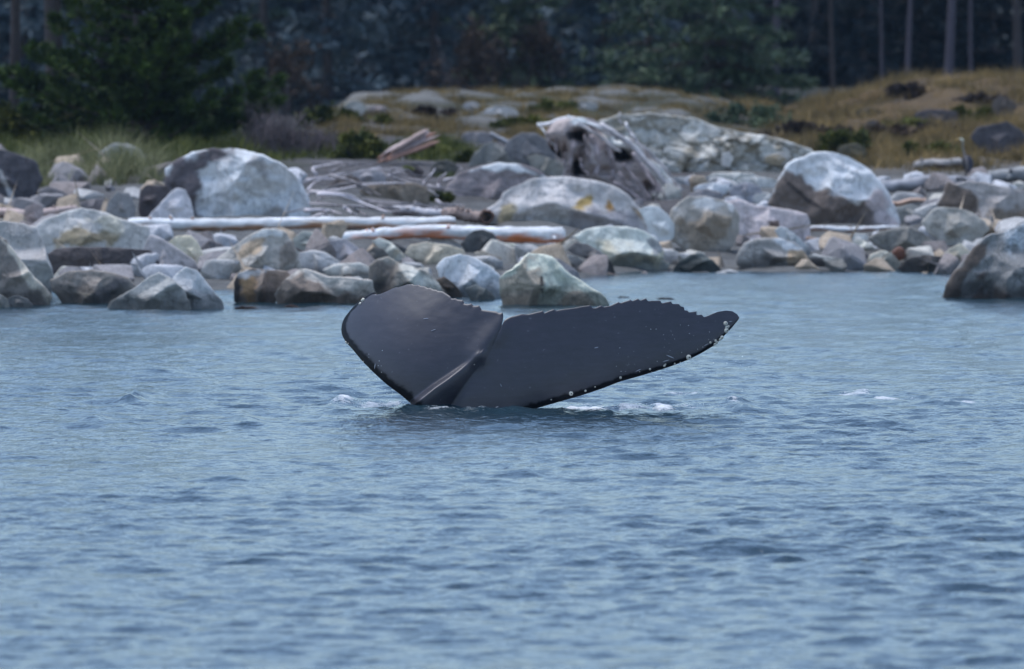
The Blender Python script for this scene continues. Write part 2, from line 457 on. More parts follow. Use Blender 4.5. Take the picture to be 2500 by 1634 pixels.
    for poly, pc, soft, bl in patches:
        wgt = smooth(-soft, soft, poly_dist(q, to_px(reg, poly)) + nz * soft * 3.2)
        C[:, :3] = C[:, :3] * (1 - wgt[:, None]) + alb(grey(pc)) * wgt[:, None]; C[:, 3] = C[:, 3] * (1 - wgt) + bl * wgt
    if blocks:
        k_ = np.clip(crev ** 2 * .5 + .6 * smooth(.1, .4, nz), 0, .7)[:, None]; C[:, :3] = C[:, :3] * (1 - k_) + alb((84, 80, 66)) * k_
    wet = smooth(.30, .12, Z + nz * .10)
    C[:, :3] *= (1 - .66 * wet[:, None]); C[:, 3] *= 1 - wet
    n_r = 2 * n_p - 1; idx = np.arange(n_r * n_t).reshape(n_r, n_t); nx = np.roll(idx, -1, 1)
    f = [tuple(t) for t in np.stack([idx[:-1], nx[:-1], nx[1:], idx[1:]], -1).reshape(-1, 4).tolist()]
    fp, bp = n_r * n_t, n_r * n_t + 1
    f += [(fp, int(nx[0, i]), int(idx[0, i])) for i in range(n_t)] + [(bp, int(idx[-1, i]), int(nx[-1, i])) for i in range(n_t)]
    loc = (V[:, 0].mean(), dc, V[:, 2].min())
    f = [t[::-1] for t in f]
    o = mesh_obj(name, V, f, mat or M_ROCK, col=C, loc=loc)
    return tag(o, label, cat, group)

def oval(cx, cy, w, h, n=10, seed=0):
    r = np.random.default_rng(seed + int(cx * 7 + cy))
    return [(cx + w / 2 * math.cos(t) * r.uniform(.88, 1.1), cy + h / 2 * math.sin(t) * r.uniform(.85, 1.1)) for t in np.linspace(0, 2 * math.pi, n, endpoint=False)]
#@@ROCKS
# far rows first; outlines were read off the photograph, each stone has its own distance and depth
rock('big round boulder, dark lichen on its left half and chalk white on its right', 'P',
     [(405,470),(409,414),(420,400),(470,375),(525,365),(580,367),(636,380),(683,400),(711,425),(733,455),(750,494),(752,527),(640,528),(470,530),(415,520)], (184,206,220), base=527, depth=.9, facets=4, bleach=.35,
     patches=[([(395,480),(405,410),(440,380),(520,362),(565,366),(560,385),(535,400),(500,425),(490,450),(470,470),(500,500),(520,530),(400,540)], (66,66,78), 9, .05),
              ([(640,505),(690,500),(735,530),(600,535)], (110,115,125), 6, .1), ([(620,375),(640,390),(660,420),(640,430),(610,395)], (120,130,145), 5, .2)], ridge=([(400,440),(470,420),(560,400),(650,425),(760,520)], 0.35, 1.1, 0.8))
rock('dark blue black boulder with a pale seam under the shrubs', 'A', [(-220,70),(-60,50),(60,70),(150,110),(290,150),(330,200),(350,270),(370,310),(330,400),(285,510),(100,540),(-220,560)], (52,55,68), base=545, depth=.7, facets=5, bleach=.05,
     patches=[([(-20,240),(10,250),(120,460),(90,470)], (120,130,145), 2, .1)])
rock('dark grey stone right of the blue black boulder', 'A', [(335,420),(420,380),(540,420),(625,480),(600,560),(400,570)], (84,87,98), bleach=.1)
rock('low grey stone before the beach grass', 'A', [(640,575),(700,530),(790,500),(900,490),(965,560),(930,620),(760,620)], (92,94,106), bleach=.1)
rock('grey pointed stone between beach grass and white log', 'A', [(935,610),(960,520),(1035,430),(1140,440),(1192,560),(1185,665),(1000,660)], (98,106,118), bleach=.1, facets=8)
rock('dark purple stone tucked against the left side of the big two toned boulder', 'A', [(1225,580),(1240,420),(1290,372),(1460,380),(1500,430),(1460,560),(1260,655)], (56,55,64), bleach=.0)
rock('white triangular stone leaning on the big two toned boulder', 'A', [(1285,650),(1400,560),(1500,440),(1560,400),(1630,412),(1680,500),(1715,660),(1500,665)], (146,156,178), depth=.5, bleach=.5, dd=-1.6)
rock('pinkish grey stone block on the weathered log at the left', 'A', [(205,640),(225,570),(300,535),(370,550),(385,640),(375,715),(280,735),(205,715)], (112,108,118), bleach=.2)
# middle, behind the logs
rock('grey boulder with a pale rim behind the domed boulder', 'P', [(1090,490),(1096,450),(1125,425),(1165,410),(1215,400),(1265,402),(1310,415),(1340,440),(1330,470),(1270,500),(1180,515),(1105,505)], (102,100,112), base=505, dd=2.5, depth=.7, bleach=.12, facets=4,
     patches=[([(1130,425),(1170,405),(1260,397),(1350,440),(1335,450),(1290,425),(1230,412),(1170,418)], (150,165,185), 4, .4)])
rock('mossy brown grey boulder under the driftwood branches', 'E', [(600,750),(640,700),(750,672),(900,655),(1100,665),(1220,700),(1262,760),(1245,830),(1050,850),(850,825),(690,805)], (92,88,82), bleach=.15, depth=.7)
rock('dark stone with a green mossy side in the driftwood tangle', 'E', [(1270,570),(1290,490),(1350,445),(1440,440),(1520,480),(1535,540),(1480,600),(1330,605)], (62,66,66), bleach=.1, patches=[([(1300,570),(1420,540),(1520,560),(1480,620),(1320,620)], (70,80,42), 4, 0)])
rock('pale grey block among the driftwood branches', 'E', [(520,600),(560,540),(650,520),(750,525),(820,570),(840,640),(700,660),(560,650)], (112,118,134), bleach=.25)
rock('dark brown stone in the driftwood left of the mossy boulder', 'E', [(290,690),(380,620),(470,595),(560,610),(620,680),(500,720),(330,720)], (74,68,68), bleach=.05)
rock('rusty black stone with a moss cap among driftwood', 'E', [(1000,510),(1060,475),(1140,495),(1205,550),(1180,590),(1090,590),(1030,560)], (48,42,44), bleach=0, patches=[([(1010,500),(1060,470),(1130,500),(1140,540),(1060,530)], (74,86,30), 4, 0)])
rock('shadowy grey boulder left of the root wad', 'E', [(1990,330),(2040,250),(2150,185),(2290,180),(2420,260),(2480,420),(2470,560),(2350,560),(2200,480),(2060,430)], (78,84,96), depth=.6, bleach=.1)
rock('grey green slab under the thin leaning log', 'E', [(1650,480),(1700,380),(1790,300),(1870,270),(2000,330),(2200,420),(2300,500),(2200,520),(1950,450),(1780,470)], (90,98,104), depth=.6, bleach=.1)
rock('greenish slab between root wad and domed boulder', 'G', [(40,620),(160,580),(300,620),(480,690),(560,790),(500,880),(380,880),(250,800),(100,740)], (100,106,108), depth=.5, bleach=.1, dd=1)
# far right
rock('tilted slab boulder, white cracked top over a brown front face', 'D',
     [(105,540),(160,420),(235,240),(290,190),(350,150),(450,110),(560,85),(700,95),(850,160),(980,240),(1100,370),(1170,510),(1272,690),(1225,728),(1000,735),(470,730),(430,645),(250,572)], (160,184,206), base=725, depth=.75, facets=3, bleach=.35,
     patches=[([(90,560),(160,420),(232,238),(320,222),(410,235),(455,335),(520,400),(640,432),(760,480),(890,532),(955,518),(1060,640),(1190,722),(1000,760),(400,760)], (78,73,74), 5, .04),
              ([(1040,430),(1120,500),(1250,690),(1200,720),(1060,620),(980,520)], (136,136,152), 7, .15), ([(230,300),(420,480),(610,590),(600,600),(410,495),(225,315)], (40,38,42), 1.5, 0)], ridge=([(60,560),(160,420),(232,238),(410,237),(455,335),(640,432),(890,532),(955,520),(1060,640),(1190,722),(1300,800)], 0.25, 1.5, 0.75))
rock('brown boulder with a grey sloping back, nearest the heron', 'D', [(1585,545),(1640,460),(1690,345),(1760,365),(1860,345),(2000,350),(2150,385),(2352,420),(2500,520),(2500,720),(2200,745),(2045,745),(1900,640),(1750,580)], (118,122,132), base=745, depth=.7, facets=5, bleach=.35,
     patches=[([(1570,560),(1640,460),(1690,340),(1770,368),(1890,385),(1970,450),(1985,620),(1900,660),(1700,600)], (76,70,68), 4, .0), ([(1990,560),(2200,560),(2400,640),(2400,760),(2050,760)], (96,90,84), 8, .1)], ridge=([(1560,560),(1690,350),(1890,385),(1975,450),(1985,620),(1960,800)], 0.2, 1.2, 0.75))
rock('grey stone with a white speckled crown below the brown boulder', 'D', [(1455,700),(1520,620),(1570,575),(1640,568),(1780,580),(1900,620),(2000,690),(2042,760),(1955,850),(1850,885),(1760,930),(1600,855),(1500,770)], (118,124,128), bleach=.55, depth=.8, facets=7)
rock('low dark green grey boulder beside the rusty log end', 'D', [(985,840),(1060,790),(1200,758),(1330,740),(1450,790),(1550,870),(1645,905),(1560,965),(1400,975),(1200,965),(1040,905)], (86,92,96), bleach=.2)
rock('blue grey stone under the thin brown log at the right', 'D', [(1190,640),(1230,570),(1330,545),(1450,560),(1480,640),(1440,710),(1300,720),(1215,700)], (100,110,118), bleach=.1, patches=[([(1390,620),(1460,600),(1480,680),(1410,690)], (104,84,44), 5, 0)])
# around the domed boulder
rock('broad domed boulder with two orange lichen patches', 'C', [(-75,700),(-60,610),(40,540),(120,450),(250,370),(400,320),(600,300),(750,312),(950,345),(1100,400),(1230,500),(1312,590),(1370,680),(1385,760),(1200,775),(900,770),(700,785),(630,740),(200,730),(-20,740)], (138,146,160), base=760, dd=.8, depth=.75, facets=3, bleach=.5,
     patches=[([(735,575),(790,500),(880,455),(895,490),(830,560),(800,600)], (128,112,62), 5, 0), ([(1000,560),(1030,490),(1075,530),(1095,600),(1040,620)], (142,108,52), 4, 0), ([(1240,560),(1330,610),(1390,700),(1360,740),(1310,660)], (124,108,86), 5, 0),
              ([(100,560),(160,550),(165,700),(90,700)], (112,110,92), 5, 0), ([(700,640),(900,600),(1200,600),(1370,720),(1350,770),(700,770)], (112,118,134), 10, .15)], ridge=([(-100,560),(200,470),(600,420),(1000,480),(1400,690)], 0.3, 1.1, 0.8))
rock('pale blue grey stone right of the domed boulder, under the root wad tip', 'C', [(1305,590),(1400,560),(1480,572),(1565,640),(1612,720),(1605,830),(1560,880),(1625,965),(1500,945),(1420,860),(1380,740)], (142,160,178), bleach=.4, depth=.7)
rock('squarish tan grey boulder right of the root wad tip', 'C', [(1555,760),(1590,610),(1655,530),(1750,480),(1850,468),(1990,500),(2120,540),(2180,640),(2180,780),(2120,880),(1960,960),(1800,965),(1680,885),(1590,840)], (118,122,126), depth=.8, facets=7, bleach=.15,
     patches=[([(1640,580),(1760,480),(1900,470),(2100,520),(2100,560),(1900,560)], (150,162,178), 8, .5), ([(1680,700),(1900,640),(2080,720),(2050,900),(1800,930)], (106,102,96), 10, .05)], ridge=([(1500,640),(1640,590),(1800,560),(2100,560),(2250,600)], 0.25, 1.6, 0.8))  # lit top and shaded face painted on, over tan stone
rock('pinkish pale boulder joined to the right of the squarish tan boulder', 'D', [(-290,520),(-150,500),(0,560),(150,570),(330,600),(422,630),(452,690),(447,862),(380,850),(250,790),(120,815),(-60,845),(-250,800)], (142,142,158), bleach=.45, depth=.7, facets=6,
     patches=[([(110,700),(180,680),(190,740),(130,810)], (70,60,60), 4, 0)])
rock('smooth blue grey stone sloping down before the pinkish boulder', 'D', [(150,770),(200,735),(260,750),(360,830),(450,920),(490,975),(420,960),(330,900),(210,870)], (126,142,160), bleach=.15, dd=-1)
# row below the logs, right half
rock('cream white boulder with dark shaded hollow, in the middle of the waterline', 'C', [(735,830),(830,765),(1000,740),(1200,738),(1350,780),(1440,840),(1515,945),(1500,1060),(1560,1040),(1500,1110),(1250,1118),(1090,1085),(1010,1010),(900,945),(800,885)], (158,166,172), base=1112, bleach=.4, depth=.7, facets=6,
     patches=[([(1050,920),(1300,930),(1480,990),(1480,1080),(1100,1060)], (160,158,148), 14, .3), ([(1370,850),(1420,840),(1490,930),(1440,960),(1390,920)], (112,122,134), 4, .1)], ridge=([(700,860),(900,900),(1100,910),(1350,900),(1540,990)], 0.4, 1.3, 0.8))
rock('dark grey stone against the left flank of the cream white boulder', 'C', [(675,940),(740,878),(850,895),(960,960),(1050,1040),(1090,1110),(960,1095),(830,1020),(710,975)], (82,86,94), bleach=.05, dd=-.8)
rock('pale flat stone under the end of the orange log', 'C', [(480,930),(600,880),(700,850),(760,850),(700,920),(600,950)], (146,150,150), bleach=.2)
rock('small pale stone behind the tall grey pyramid rock', 'C', [(540,1015),(640,990),(760,1000),(805,1050),(740,1105),(630,1100)], (134,144,154), bleach=.3)
rock('flat grey blue stone right of the pyramid rock', 'C', [(760,1090),(860,1060),(950,1075),(1005,1130),(860,1142),(740,1130)], (112,122,136), bleach=.2)
rock('dark green dome of rock at the waterline', 'C', [(1605,1118),(1660,1040),(1760,985),(1850,972),(1960,1040),(2025,1115),(1900,1135),(1700,1138)], (66,78,84), bleach=.0, facets=3)
rock('grey rounded boulder with white top and tan right end at the waterline', 'D', [(-180,1060),(-170,965),(-100,880),(0,842),(180,842),(320,880),(400,945),(440,1020),(495,1108),(200,1115),(-50,1105)], (112,118,126), bleach=.3, depth=.8, facets=5,
     patches=[([(150,850),(260,860),(390,930),(370,960),(260,930)], (158,176,190), 5, .4), ([(280,960),(390,950),(440,1020),(500,1110),(290,1115)], (132,120,104), 4, .05)])
rock('long pale grey rock with dark left end at the waterline', 'D', [(440,1000),(500,985),(610,1000),(740,1020),(795,1095),(705,1135),(600,1095),(500,1085)], (128,138,146), bleach=.25, patches=[([(440,1010),(490,1000),(590,1070),(570,1100),(480,1080)], (58,60,66), 4, 0)])
rock('lavender grey stone with a sharp edge in the right pale cluster', 'D', [(680,930),(770,888),(870,920),(980,995),(945,1065),(800,1055),(715,990)], (112,116,134), bleach=.1, facets=8)
rock('small whitish stone on top of the right pale cluster', 'D', [(750,840),(850,795),(960,805),(995,860),(880,875),(770,870)], (146,158,168), bleach=.3)
rock('pale stone at the back of the right pale cluster', 'D', [(790,890),(900,850),(1000,890),(1050,940),(970,985),(880,930)], (152,164,168), bleach=.3, dd=1)
rock('cream rounded stone at the right of the pale cluster', 'D', [(950,1065),(1000,985),(1100,948),(1180,970),(1275,1075),(1200,1098),(1000,1095)], (154,158,156), bleach=.25)
rock('low dark brown grey rock at the waterline before the tent shaped rock', 'D', [(1240,1105),(1290,1050),(1360,1010),(1480,988),(1640,1008),(1750,1095),(1700,1138),(1500,1140),(1300,1122)], (78,77,80), bleach=.05)
rock('pale tan rock behind the tent shaped rock', 'D', [(1600,1020),(1700,930),(1790,885),(1890,970),(1860,1070),(1760,1110),(1650,1050)], (142,146,140), bleach=.3, dd=1)
rock('small dark brown stone behind the peak of the tent shaped rock', 'D', [(1820,860),(1900,790),(1965,800),(1945,890),(1880,945)], (76,70,66), bleach=.1, dd=1)
rock('tent shaped dark rock standing in the water at the right, brown ridge and grey flank', 'D',
     [(1600,1372),(1650,1290),(1700,1210),(1800,1080),(1900,960),(1980,870),(2062,815),(2200,785),(2280,740),(2352,700),(2560,690),(2720,900),(2760,1390),(2352,1378),(2100,1390),(1800,1372)], (90,98,108), base=1372, depth=.7, facets=5, bleach=.15,
     patches=[([(1590,1380),(1700,1210),(1900,960),(2060,815),(2090,860),(1960,1020),(1860,1130),(1800,1260),(1750,1390)], (62,58,58), 6, 0), ([(1850,1200),(2000,1180),(2200,1390),(1800,1400)], (66,60,60), 10, 0), ([(2160,790),(2300,720),(2600,680),(2600,950),(2300,960)], (128,146,168), 10, .3)], ridge=([(1680,1420),(1800,1200),(1960,980),(2070,830)], 0.5, 1.4, 0.8))  # brown left edge darkened, right flank paled: shaded and lit sides in colour
# row below the logs, middle
rock('black round boulder in front of the orange log', 'B', [(1905,890),(1950,820),(2020,775),(2100,763),(2185,800),(2245,890),(2255,965),(2160,990),(2080,975),(2000,985),(1925,925)], (54,60,68), bleach=0, facets=4, depth=.8)
rock('small tan stone under the black round boulder', 'B', [(2020,970),(2100,948),(2200,1000),(2265,1015),(2210,1075),(2130,1055)], (140,138,132), bleach=.2)
rock('pale wedge stone right of the black round boulder', 'C', [(75,915),(130,885),(205,890),(290,985),(225,1015),(120,985)], (156,160,158), bleach=.3)
rock('wide tan stone below the orange log', 'B', [(1410,975),(1460,900),(1600,878),(1780,898),(1905,940),(1930,975),(1790,1030),(1690,1095),(1560,1055),(1450,1005)], (148,148,140), bleach=.3, facets=4)
rock('small blue grey stone touching the orange log', 'B', [(1580,885),(1680,810),(1780,818),(1895,890),(1905,935),(1780,905)], (118,130,144), bleach=.2, dd=.5)
rock('white stone with faint blue mottling behind the tail', 'B', [(1690,1095),(1755,1020),(1900,988),(2010,1010),(2135,1080),(2235,1165),(2280,1300),(2235,1365),(1950,1368),(1800,1255),(1710,1175)], (158,180,192), bleach=.5, facets=4)
rock('brown wedge between the white stone and the tail edge', 'B', [(1690,1205),(1755,1178),(1850,1250),(1930,1355),(1850,1360),(1750,1310)], (74,68,64), bleach=0, dd=-1)
rock('slanted grey slab at the foot of the white stone', 'B', [(1940,1290),(2030,1248),(2125,1290),(2205,1355),(2150,1372),(1995,1372)], (104,116,124), bleach=.1, dd=-1.2, facets=6)
rock('dark long stone above the pale slanting stone', 'B', [(1255,890),(1320,885),(1435,940),(1395,975),(1290,935)], (52,58,66), bleach=0)
rock('pale slanting stone left of the wide tan stone', 'B', [(1125,870),(1180,835),(1285,880),(1395,980),(1440,1045),(1330,1045),(1215,965)], (136,150,156), bleach=.3)
rock('dark triangular stone in the middle of the cobbles', 'B', [(1010,1055),(1050,980),(1130,918),(1205,930),(1268,990),(1180,1035),(1080,1080)], (68,72,76), bleach=0)
rock('lavender grey stone left of the dark triangular stone', 'B', [(680,905),(760,860),(880,848),(985,920),(1058,985),(1025,1060),(900,1065),(755,985)], (116,122,140), bleach=.15)
rock('grey brown split boulder behind the left fluke', 'B', [(1100,1090),(1160,1030),(1260,1008),(1345,1060),(1490,1100),(1610,1150),(1710,1260),(1790,1360),(1600,1440),(1110,1430),(1095,1250)], (112,114,114), base=1380, bleach=.3, facets=7,
     patches=[([(1090,1090),(1180,1040),(1320,1080),(1300,1200),(1260,1340),(1100,1400)], (78,76,76), 6, .1), ([(1400,1080),(1600,1140),(1720,1280),(1600,1330),(1430,1170)], (150,160,164), 8, .3)], ridge=([(1080,1120),(1300,1090),(1400,1160),(1560,1280),(1750,1420)], 0.5, 1.3, 0.8))
rock('small blue grey stone in front of the split boulder', 'B', [(1250,1290),(1310,1205),(1385,1215),(1440,1275),(1410,1340),(1270,1345)], (108,114,128), bleach=.1, dd=-1.5)
rock('greenish grey stone below the long white log', 'B', [(420,850),(500,780),(600,788),(700,830),(695,925),(640,965),(455,960)], (116,130,136), bleach=.15, patches=[([(620,820),(710,820),(700,940),(630,970)], (60,66,70), 5, 0)])
rock('round grey boulder with tan streak below the long white log', 'P', [(508,655),(540,625),(567,607),(600,582),(636,563),(672,560),(694,568),(710,590),(724,618),(735,655),(710,668),(640,680),(553,682),(511,678)], (124,130,136), bleach=.3, depth=.85, facets=4,
     patches=[([(590,600),(640,575),(660,590),(620,615),(580,625)], (140,130,116), 5, .1), ([(670,590),(712,590),(730,650),(690,655)], (96,96,98), 6, .1), ([(610,580),(640,562),(690,565),(690,580),(640,580)], (160,172,180), 4, .4)])
rock('pale lavender stone under the round grey boulder', 'B', [(470,970),(600,945),(700,965),(860,1065),(800,1110),(690,1150),(560,1120),(485,1090)], (144,154,168), bleach=.35)
rock('cream stone behind the left fluke tip', 'B', [(690,1120),(780,1070),(1010,1055),(1105,1110),(1128,1215),(1000,1215),(900,1200),(740,1180)], (154,160,168), bleach=.3)
rock('beige boulder with pale right slope at the waterline', 'B', [(270,1330),(340,1225),(440,1140),(530,1112),(625,1140),(720,1180),(900,1188),(1105,1215),(1128,1330),(1085,1405),(800,1430),(500,1425),(300,1430)], (142,146,150), bleach=.4, facets=5,
     patches=[([(270,1340),(380,1200),(480,1130),(560,1200),(660,1230),(740,1330),(640,1400),(300,1430)], (100,94,92), 8, .05), ([(700,1360),(1130,1340),(1080,1440),(600,1440)], (100,92,90), 8, 0)], ridge=([(260,1340),(420,1220),(560,1200),(700,1290),(1130,1310)], 0.4, 1.4, 0.8))
rock('brown rusty streaked boulder at the waterline', 'B', [(-95,1370),(-100,1230),(-60,1150),(60,1110),(200,1125),(360,1130),(400,1180),(320,1260),(280,1350),(220,1420),(0,1405)], (98,92,90), bleach=.1, facets=8,
     patches=[([(-100,1180),(-40,1140),(-50,1260),(-90,1380)], (40,38,42), 4, 0), ([(-30,1230),(60,1180),(40,1300),(100,1400),(20,1390)], (128,104,76), 6, 0), ([(-60,1160),(100,1105),(300,1125),(120,1150)], (128,140,156), 5, .2)])
# left end
rock('pale boulder with mossy tan patch and undercut base at the left', 'A', [(305,800),(340,720),(400,680),(620,600),(720,575),(900,610),(1100,685),(1295,740),(1320,885),(1270,935),(900,935),(700,955),(480,985),(390,935),(320,880)], (138,148,160), base=1000, bleach=.4, depth=.8, facets=4,
     patches=[([(480,850),(600,780),(720,740),(1020,770),(1020,850),(900,890),(700,870),(520,900)], (108,106,92), 8, .1), ([(760,650),(900,620),(1100,700),(980,750),(800,740)], (150,156,154), 10, .4)], ridge=([(290,880),(480,860),(720,850),(1020,850),(1330,840)], 1.0, 1.0, 0.9))
rock('dark flat slab under the undercut boulder', 'A', [(430,980),(500,935),(700,920),(1000,925),(1300,945),(1390,1055),(1250,1145),(900,1135),(600,1145),(455,1165)], (54,54,62), bleach=0, dd=-.6, facets=7)
rock('grey blue stone sloping right from the undercut boulder', 'A', [(1270,940),(1335,815),(1400,828),(1560,930),(1700,1030),(1770,1140),(1640,1150),(1540,1180),(1300,1160),(1240,1065)], (122,128,144), bleach=.2)
rock('cream yellow stone under the left end of the white log', 'A', [(1490,880),(1575,820),(1685,818),(1745,880),(1805,1010),(1860,1080),(1795,1135),(1720,1085),(1600,955)], (158,158,148), bleach=.3)
rock('dark round stone behind the cream yellow stone', 'A', [(1745,940),(1850,858),(1955,890),(2020,965),(1950,1045),(1830,1065)], (76,78,88), bleach=0, dd=1)
rock('tall boulder at the left edge, brown grey side', 'A', [(-140,690),(0,700),(180,715),(310,745),(385,920),(440,1080),(462,1210),(430,1300),(-140,1350)], (128,134,144), base=1390, dd=.8, bleach=.35)
rock('leaning boulder at the left edge with a pale diagonal ridge', 'A', [(-140,780),(0,835),(60,870),(150,1000),(300,1190),(448,1320),(412,1415),(200,1435),(-140,1440)], (100,99,102), bleach=.15, facets=3, depth=.7,
     patches=[([(-10,830),(60,870),(160,1000),(310,1190),(450,1320),(430,1360),(280,1270),(170,1120),(100,960)], (150,152,150), 5, .3)], ridge=([(-40,820),(60,900),(160,1040),(300,1230),(440,1380)], 0.25, 1.6, 0.8))  # pale stripe paints the light along the ridge
rock('small grey stone at the foot of the leaning boulder', 'A', [(50,1410),(80,1360),(150,1345),(240,1375),(290,1430),(170,1445)], (112,122,134), bleach=.2, dd=-.8)
rock('small pale stone at the left edge by the water', 'A', [(-80,1440),(-60,1350),(0,1335),(60,1370),(85,1430),(0,1445)], (144,154,162), bleach=.4, dd=-.8)
rock('brown grey rounded rock with a ridge line at the left waterline', 'A', [(455,1210),(600,1138),(800,1122),(1000,1148),(1125,1190),(1195,1275),(1085,1375),(930,1425),(700,1415),(560,1385),(475,1310)], (104,104,106), bleach=.15, facets=7,
     patches=[([(640,1310),(700,1300),(820,1330),(760,1350)], (146,146,142), 3, .2), ([(840,1330),(1050,1200),(1120,1280),(1000,1390),(850,1410)], (78,80,88), 8, 0)], ridge=([(440,1230),(640,1180),(860,1180),(1060,1200),(1220,1290)], 0.35, 1.8, 0.8))
rock('pale cone shaped rock with a dark wet foot, foremost at the left waterline', 'A', [(920,1478),(1000,1390),(1200,1275),(1330,1180),(1400,1148),(1500,1190),(1620,1300),(1700,1480),(1400,1490),(1100,1490)], (124,134,144), base=1472, bleach=.35, facets=4, depth=.7, ridge=([(900,1440),(1100,1400),(1350,1350),(1600,1390),(1720,1440)], 0.4, 0.9, 0.85))
rock('pale blue grey rock behind the cone shaped rock', 'A', [(1450,1470),(1480,1250),(1560,1165),(1640,1098),(1735,1128),(1850,1270),(1965,1400),(1995,1470),(1750,1482)], (140,154,172), base=1466, bleach=.3, facets=5, depth=.7)
rock('tall pyramid rock with vertical crack, standing in water behind the tail', 'C', [(70,1205),(120,1150),(200,1110),(260,1050),(330,978),(425,985),(535,1010),(620,1095),(700,1168),(850,1258),(1000,1355),(1075,1428),(900,1450),(130,1442),(108,1400)], (174,170,162), base=1436, bleach=.25, depth=.8, facets=4,
     patches=[([(60,1210),(200,1110),(330,980),(350,1100),(440,1250),(450,1440),(110,1450)], (128,126,120), 8, .1), ([(436,1180),(448,1180),(466,1440),(450,1440)], (44,40,38), 1.2, 0), ([(470,1430),(600,1340),(740,1300),(900,1360),(1070,1430),(900,1460)], (132,130,124), 5, .05)], ridge=([(300,960),(345,1010),(370,1100),(440,1240),(450,1460)], 1.1, 0.7, 0.85))  # left face painted darker as its shaded side; narrow dark strip is the crack
rock('rusty brown kelp clump afloat near the cone shaped rock', 'A', [(2060,1452),(2140,1440),(2240,1448),(2290,1460),(2200,1470),(2100,1468)], (104,72,62), bleach=0, facets=1, name='kelp_clump', cat='kelp', base=1460, sink=.5)
rock('second rusty kelp clump afloat, right of the first one', 'B', [(335,1440),(400,1425),(460,1440),(475,1458),(400,1462)], (104,76,70), bleach=0, facets=1, name='kelp_clump', cat='kelp', base=1450, sink=.5)
rock('low dark reef awash right of the pyramid rock', 'C', [(1095,1372),(1130,1352),(1200,1354),(1240,1368),(1160,1380)], (86,88,98), bleach=0, base=1370)
rock('low dark reef awash above the right fluke', 'C', [(1450,1375),(1500,1362),(1580,1365),(1620,1378),(1530,1386)], (90,88,98), bleach=0, base=1378)
# stones on the banks
for lab, cx, cy, w, h, c, bl in (
        ('pale tilted rock at the left end of the middle rise', 868, 266, 52, 42, (126,134,142), .3), ('purple grey rock next to the pale tilted rock', 922, 270, 46, 26, (106,102,112), .2),
        ('white scree rock on the middle rise', 1222, 277, 84, 34, (138,146,160), .4), ('grey rock on top of the middle rise', 1150, 260, 40, 26, (118,126,140), .3),
        ('pale rock right of the middle rise top', 1430, 262, 60, 30, (112,120,130), .3), ('long grey rock low on the middle rise', 1165, 335, 80, 30, (104,108,122), .2)):
    rock(lab, 'P', oval(cx, cy, w, h), c, bleach=bl, depth=.6, name='rock', cat='rock')
for lab, cx, cy, w, h, c in (
        ('dark blue grey rock in the golden bank, left of its middle', 2130, 312, 44, 34, (62,66,78)), ('long dark rock in the centre of the golden bank', 2288, 288, 110, 46, (58,58,68)),
        ('largest dark rock, low on the golden bank behind the heron', 2440, 338, 130, 78, (52,54,66)), ('rounded dark rock near the crest of the golden bank', 2450, 262, 60, 50, (66,64,66)),
        ('flat dark rock below the crest of the golden bank', 2118, 275, 80, 20, (62,60,54)), ('olive shadowed rock at the left foot of the golden bank', 2080, 375, 70, 50, (64,66,56))):
    rock(lab, 'P', oval(cx, cy, w, h), c, bleach=.05, depth=.6, name='rock', cat='rock')
for lab, cx, cy, w, h, c in (
        ('small white stone in the beach grass, left one', 150, 392, 30, 24, (140,150,158)), ('small white stone in the beach grass, nearer the two toned boulder', 208, 396, 34, 30, (150,160,170)), ('narrow pale stone in the beach grass below the rusty shrub', 238, 402, 18, 34, (142,150,160)),
        ('white oval stone right of the root wad tip', 1738, 462, 92, 34, (158,174,188)), ('grey pointed stone beside the white oval stone', 1822, 470, 84, 44, (112,120,140)), ('flat bluish slab above the white oval stone', 1690, 440, 120, 22, (112,124,138)),
        ('pale flat slab left of the tilted slab boulder', 1850, 446, 110, 28, (140,152,164)), ('low white stone at the foot of the outcrop', 1790, 432, 120, 24, (150,160,168)), ('pale stone wedged left of the tilted slab boulder', 1870, 486, 70, 34, (136,146,158))):
    rock(lab, 'P', oval(cx, cy, w, h, 8), c, bleach=.3, depth=.7)
# broken white outcrop behind the root wad, one mass of bedrock with blocks on it
OUT = [(1470,300),(1520,282),(1600,280),(1690,290),(1760,315),(1850,330),(1930,348),(1990,378),(2060,430),(2080,455),(1900,465),(1640,470),(1560,440),(1490,370)]
rock('broad whitish bedrock outcrop behind the root wad', 'P', OUT, (138,148,156), base=452, depth=.55, facets=4, bleach=.5, name='rock_outcrop', cat='outcrop', dd=5, rough=1.5, blocks=(80, 44))
_r = np.random.default_rng(5); _P = np.array(OUT, float)
_n = 0
while _n < 6:
    cx, cy = _r.uniform(1600, 2030), _r.uniform(385, 455)
    if poly_dist(np.array([[cx, cy]]), _P)[0] < 10: continue
    w, h = _r.uniform(30, 84), _r.uniform(20, 40)
    t = _r.uniform(.8, 1.15); c = np.array((140, 148, 158)) * t
    if _r.random() < .2: c = np.array((104, 100, 88)) * t
    dcen = hit(1700, 452) + 5
    rock('broken pale block lying against the foot of the white outcrop', 'P', oval(cx, cy, w, h, 5, _n), c, bleach=.4, depth=.9, pw=.5, name='rock', cat='rock', group='blocks on the white outcrop',
         d=dcen - .2 - 1.3 * max(0, (cy - 300) / 160), facets=9, sink=0)
    _n += 1
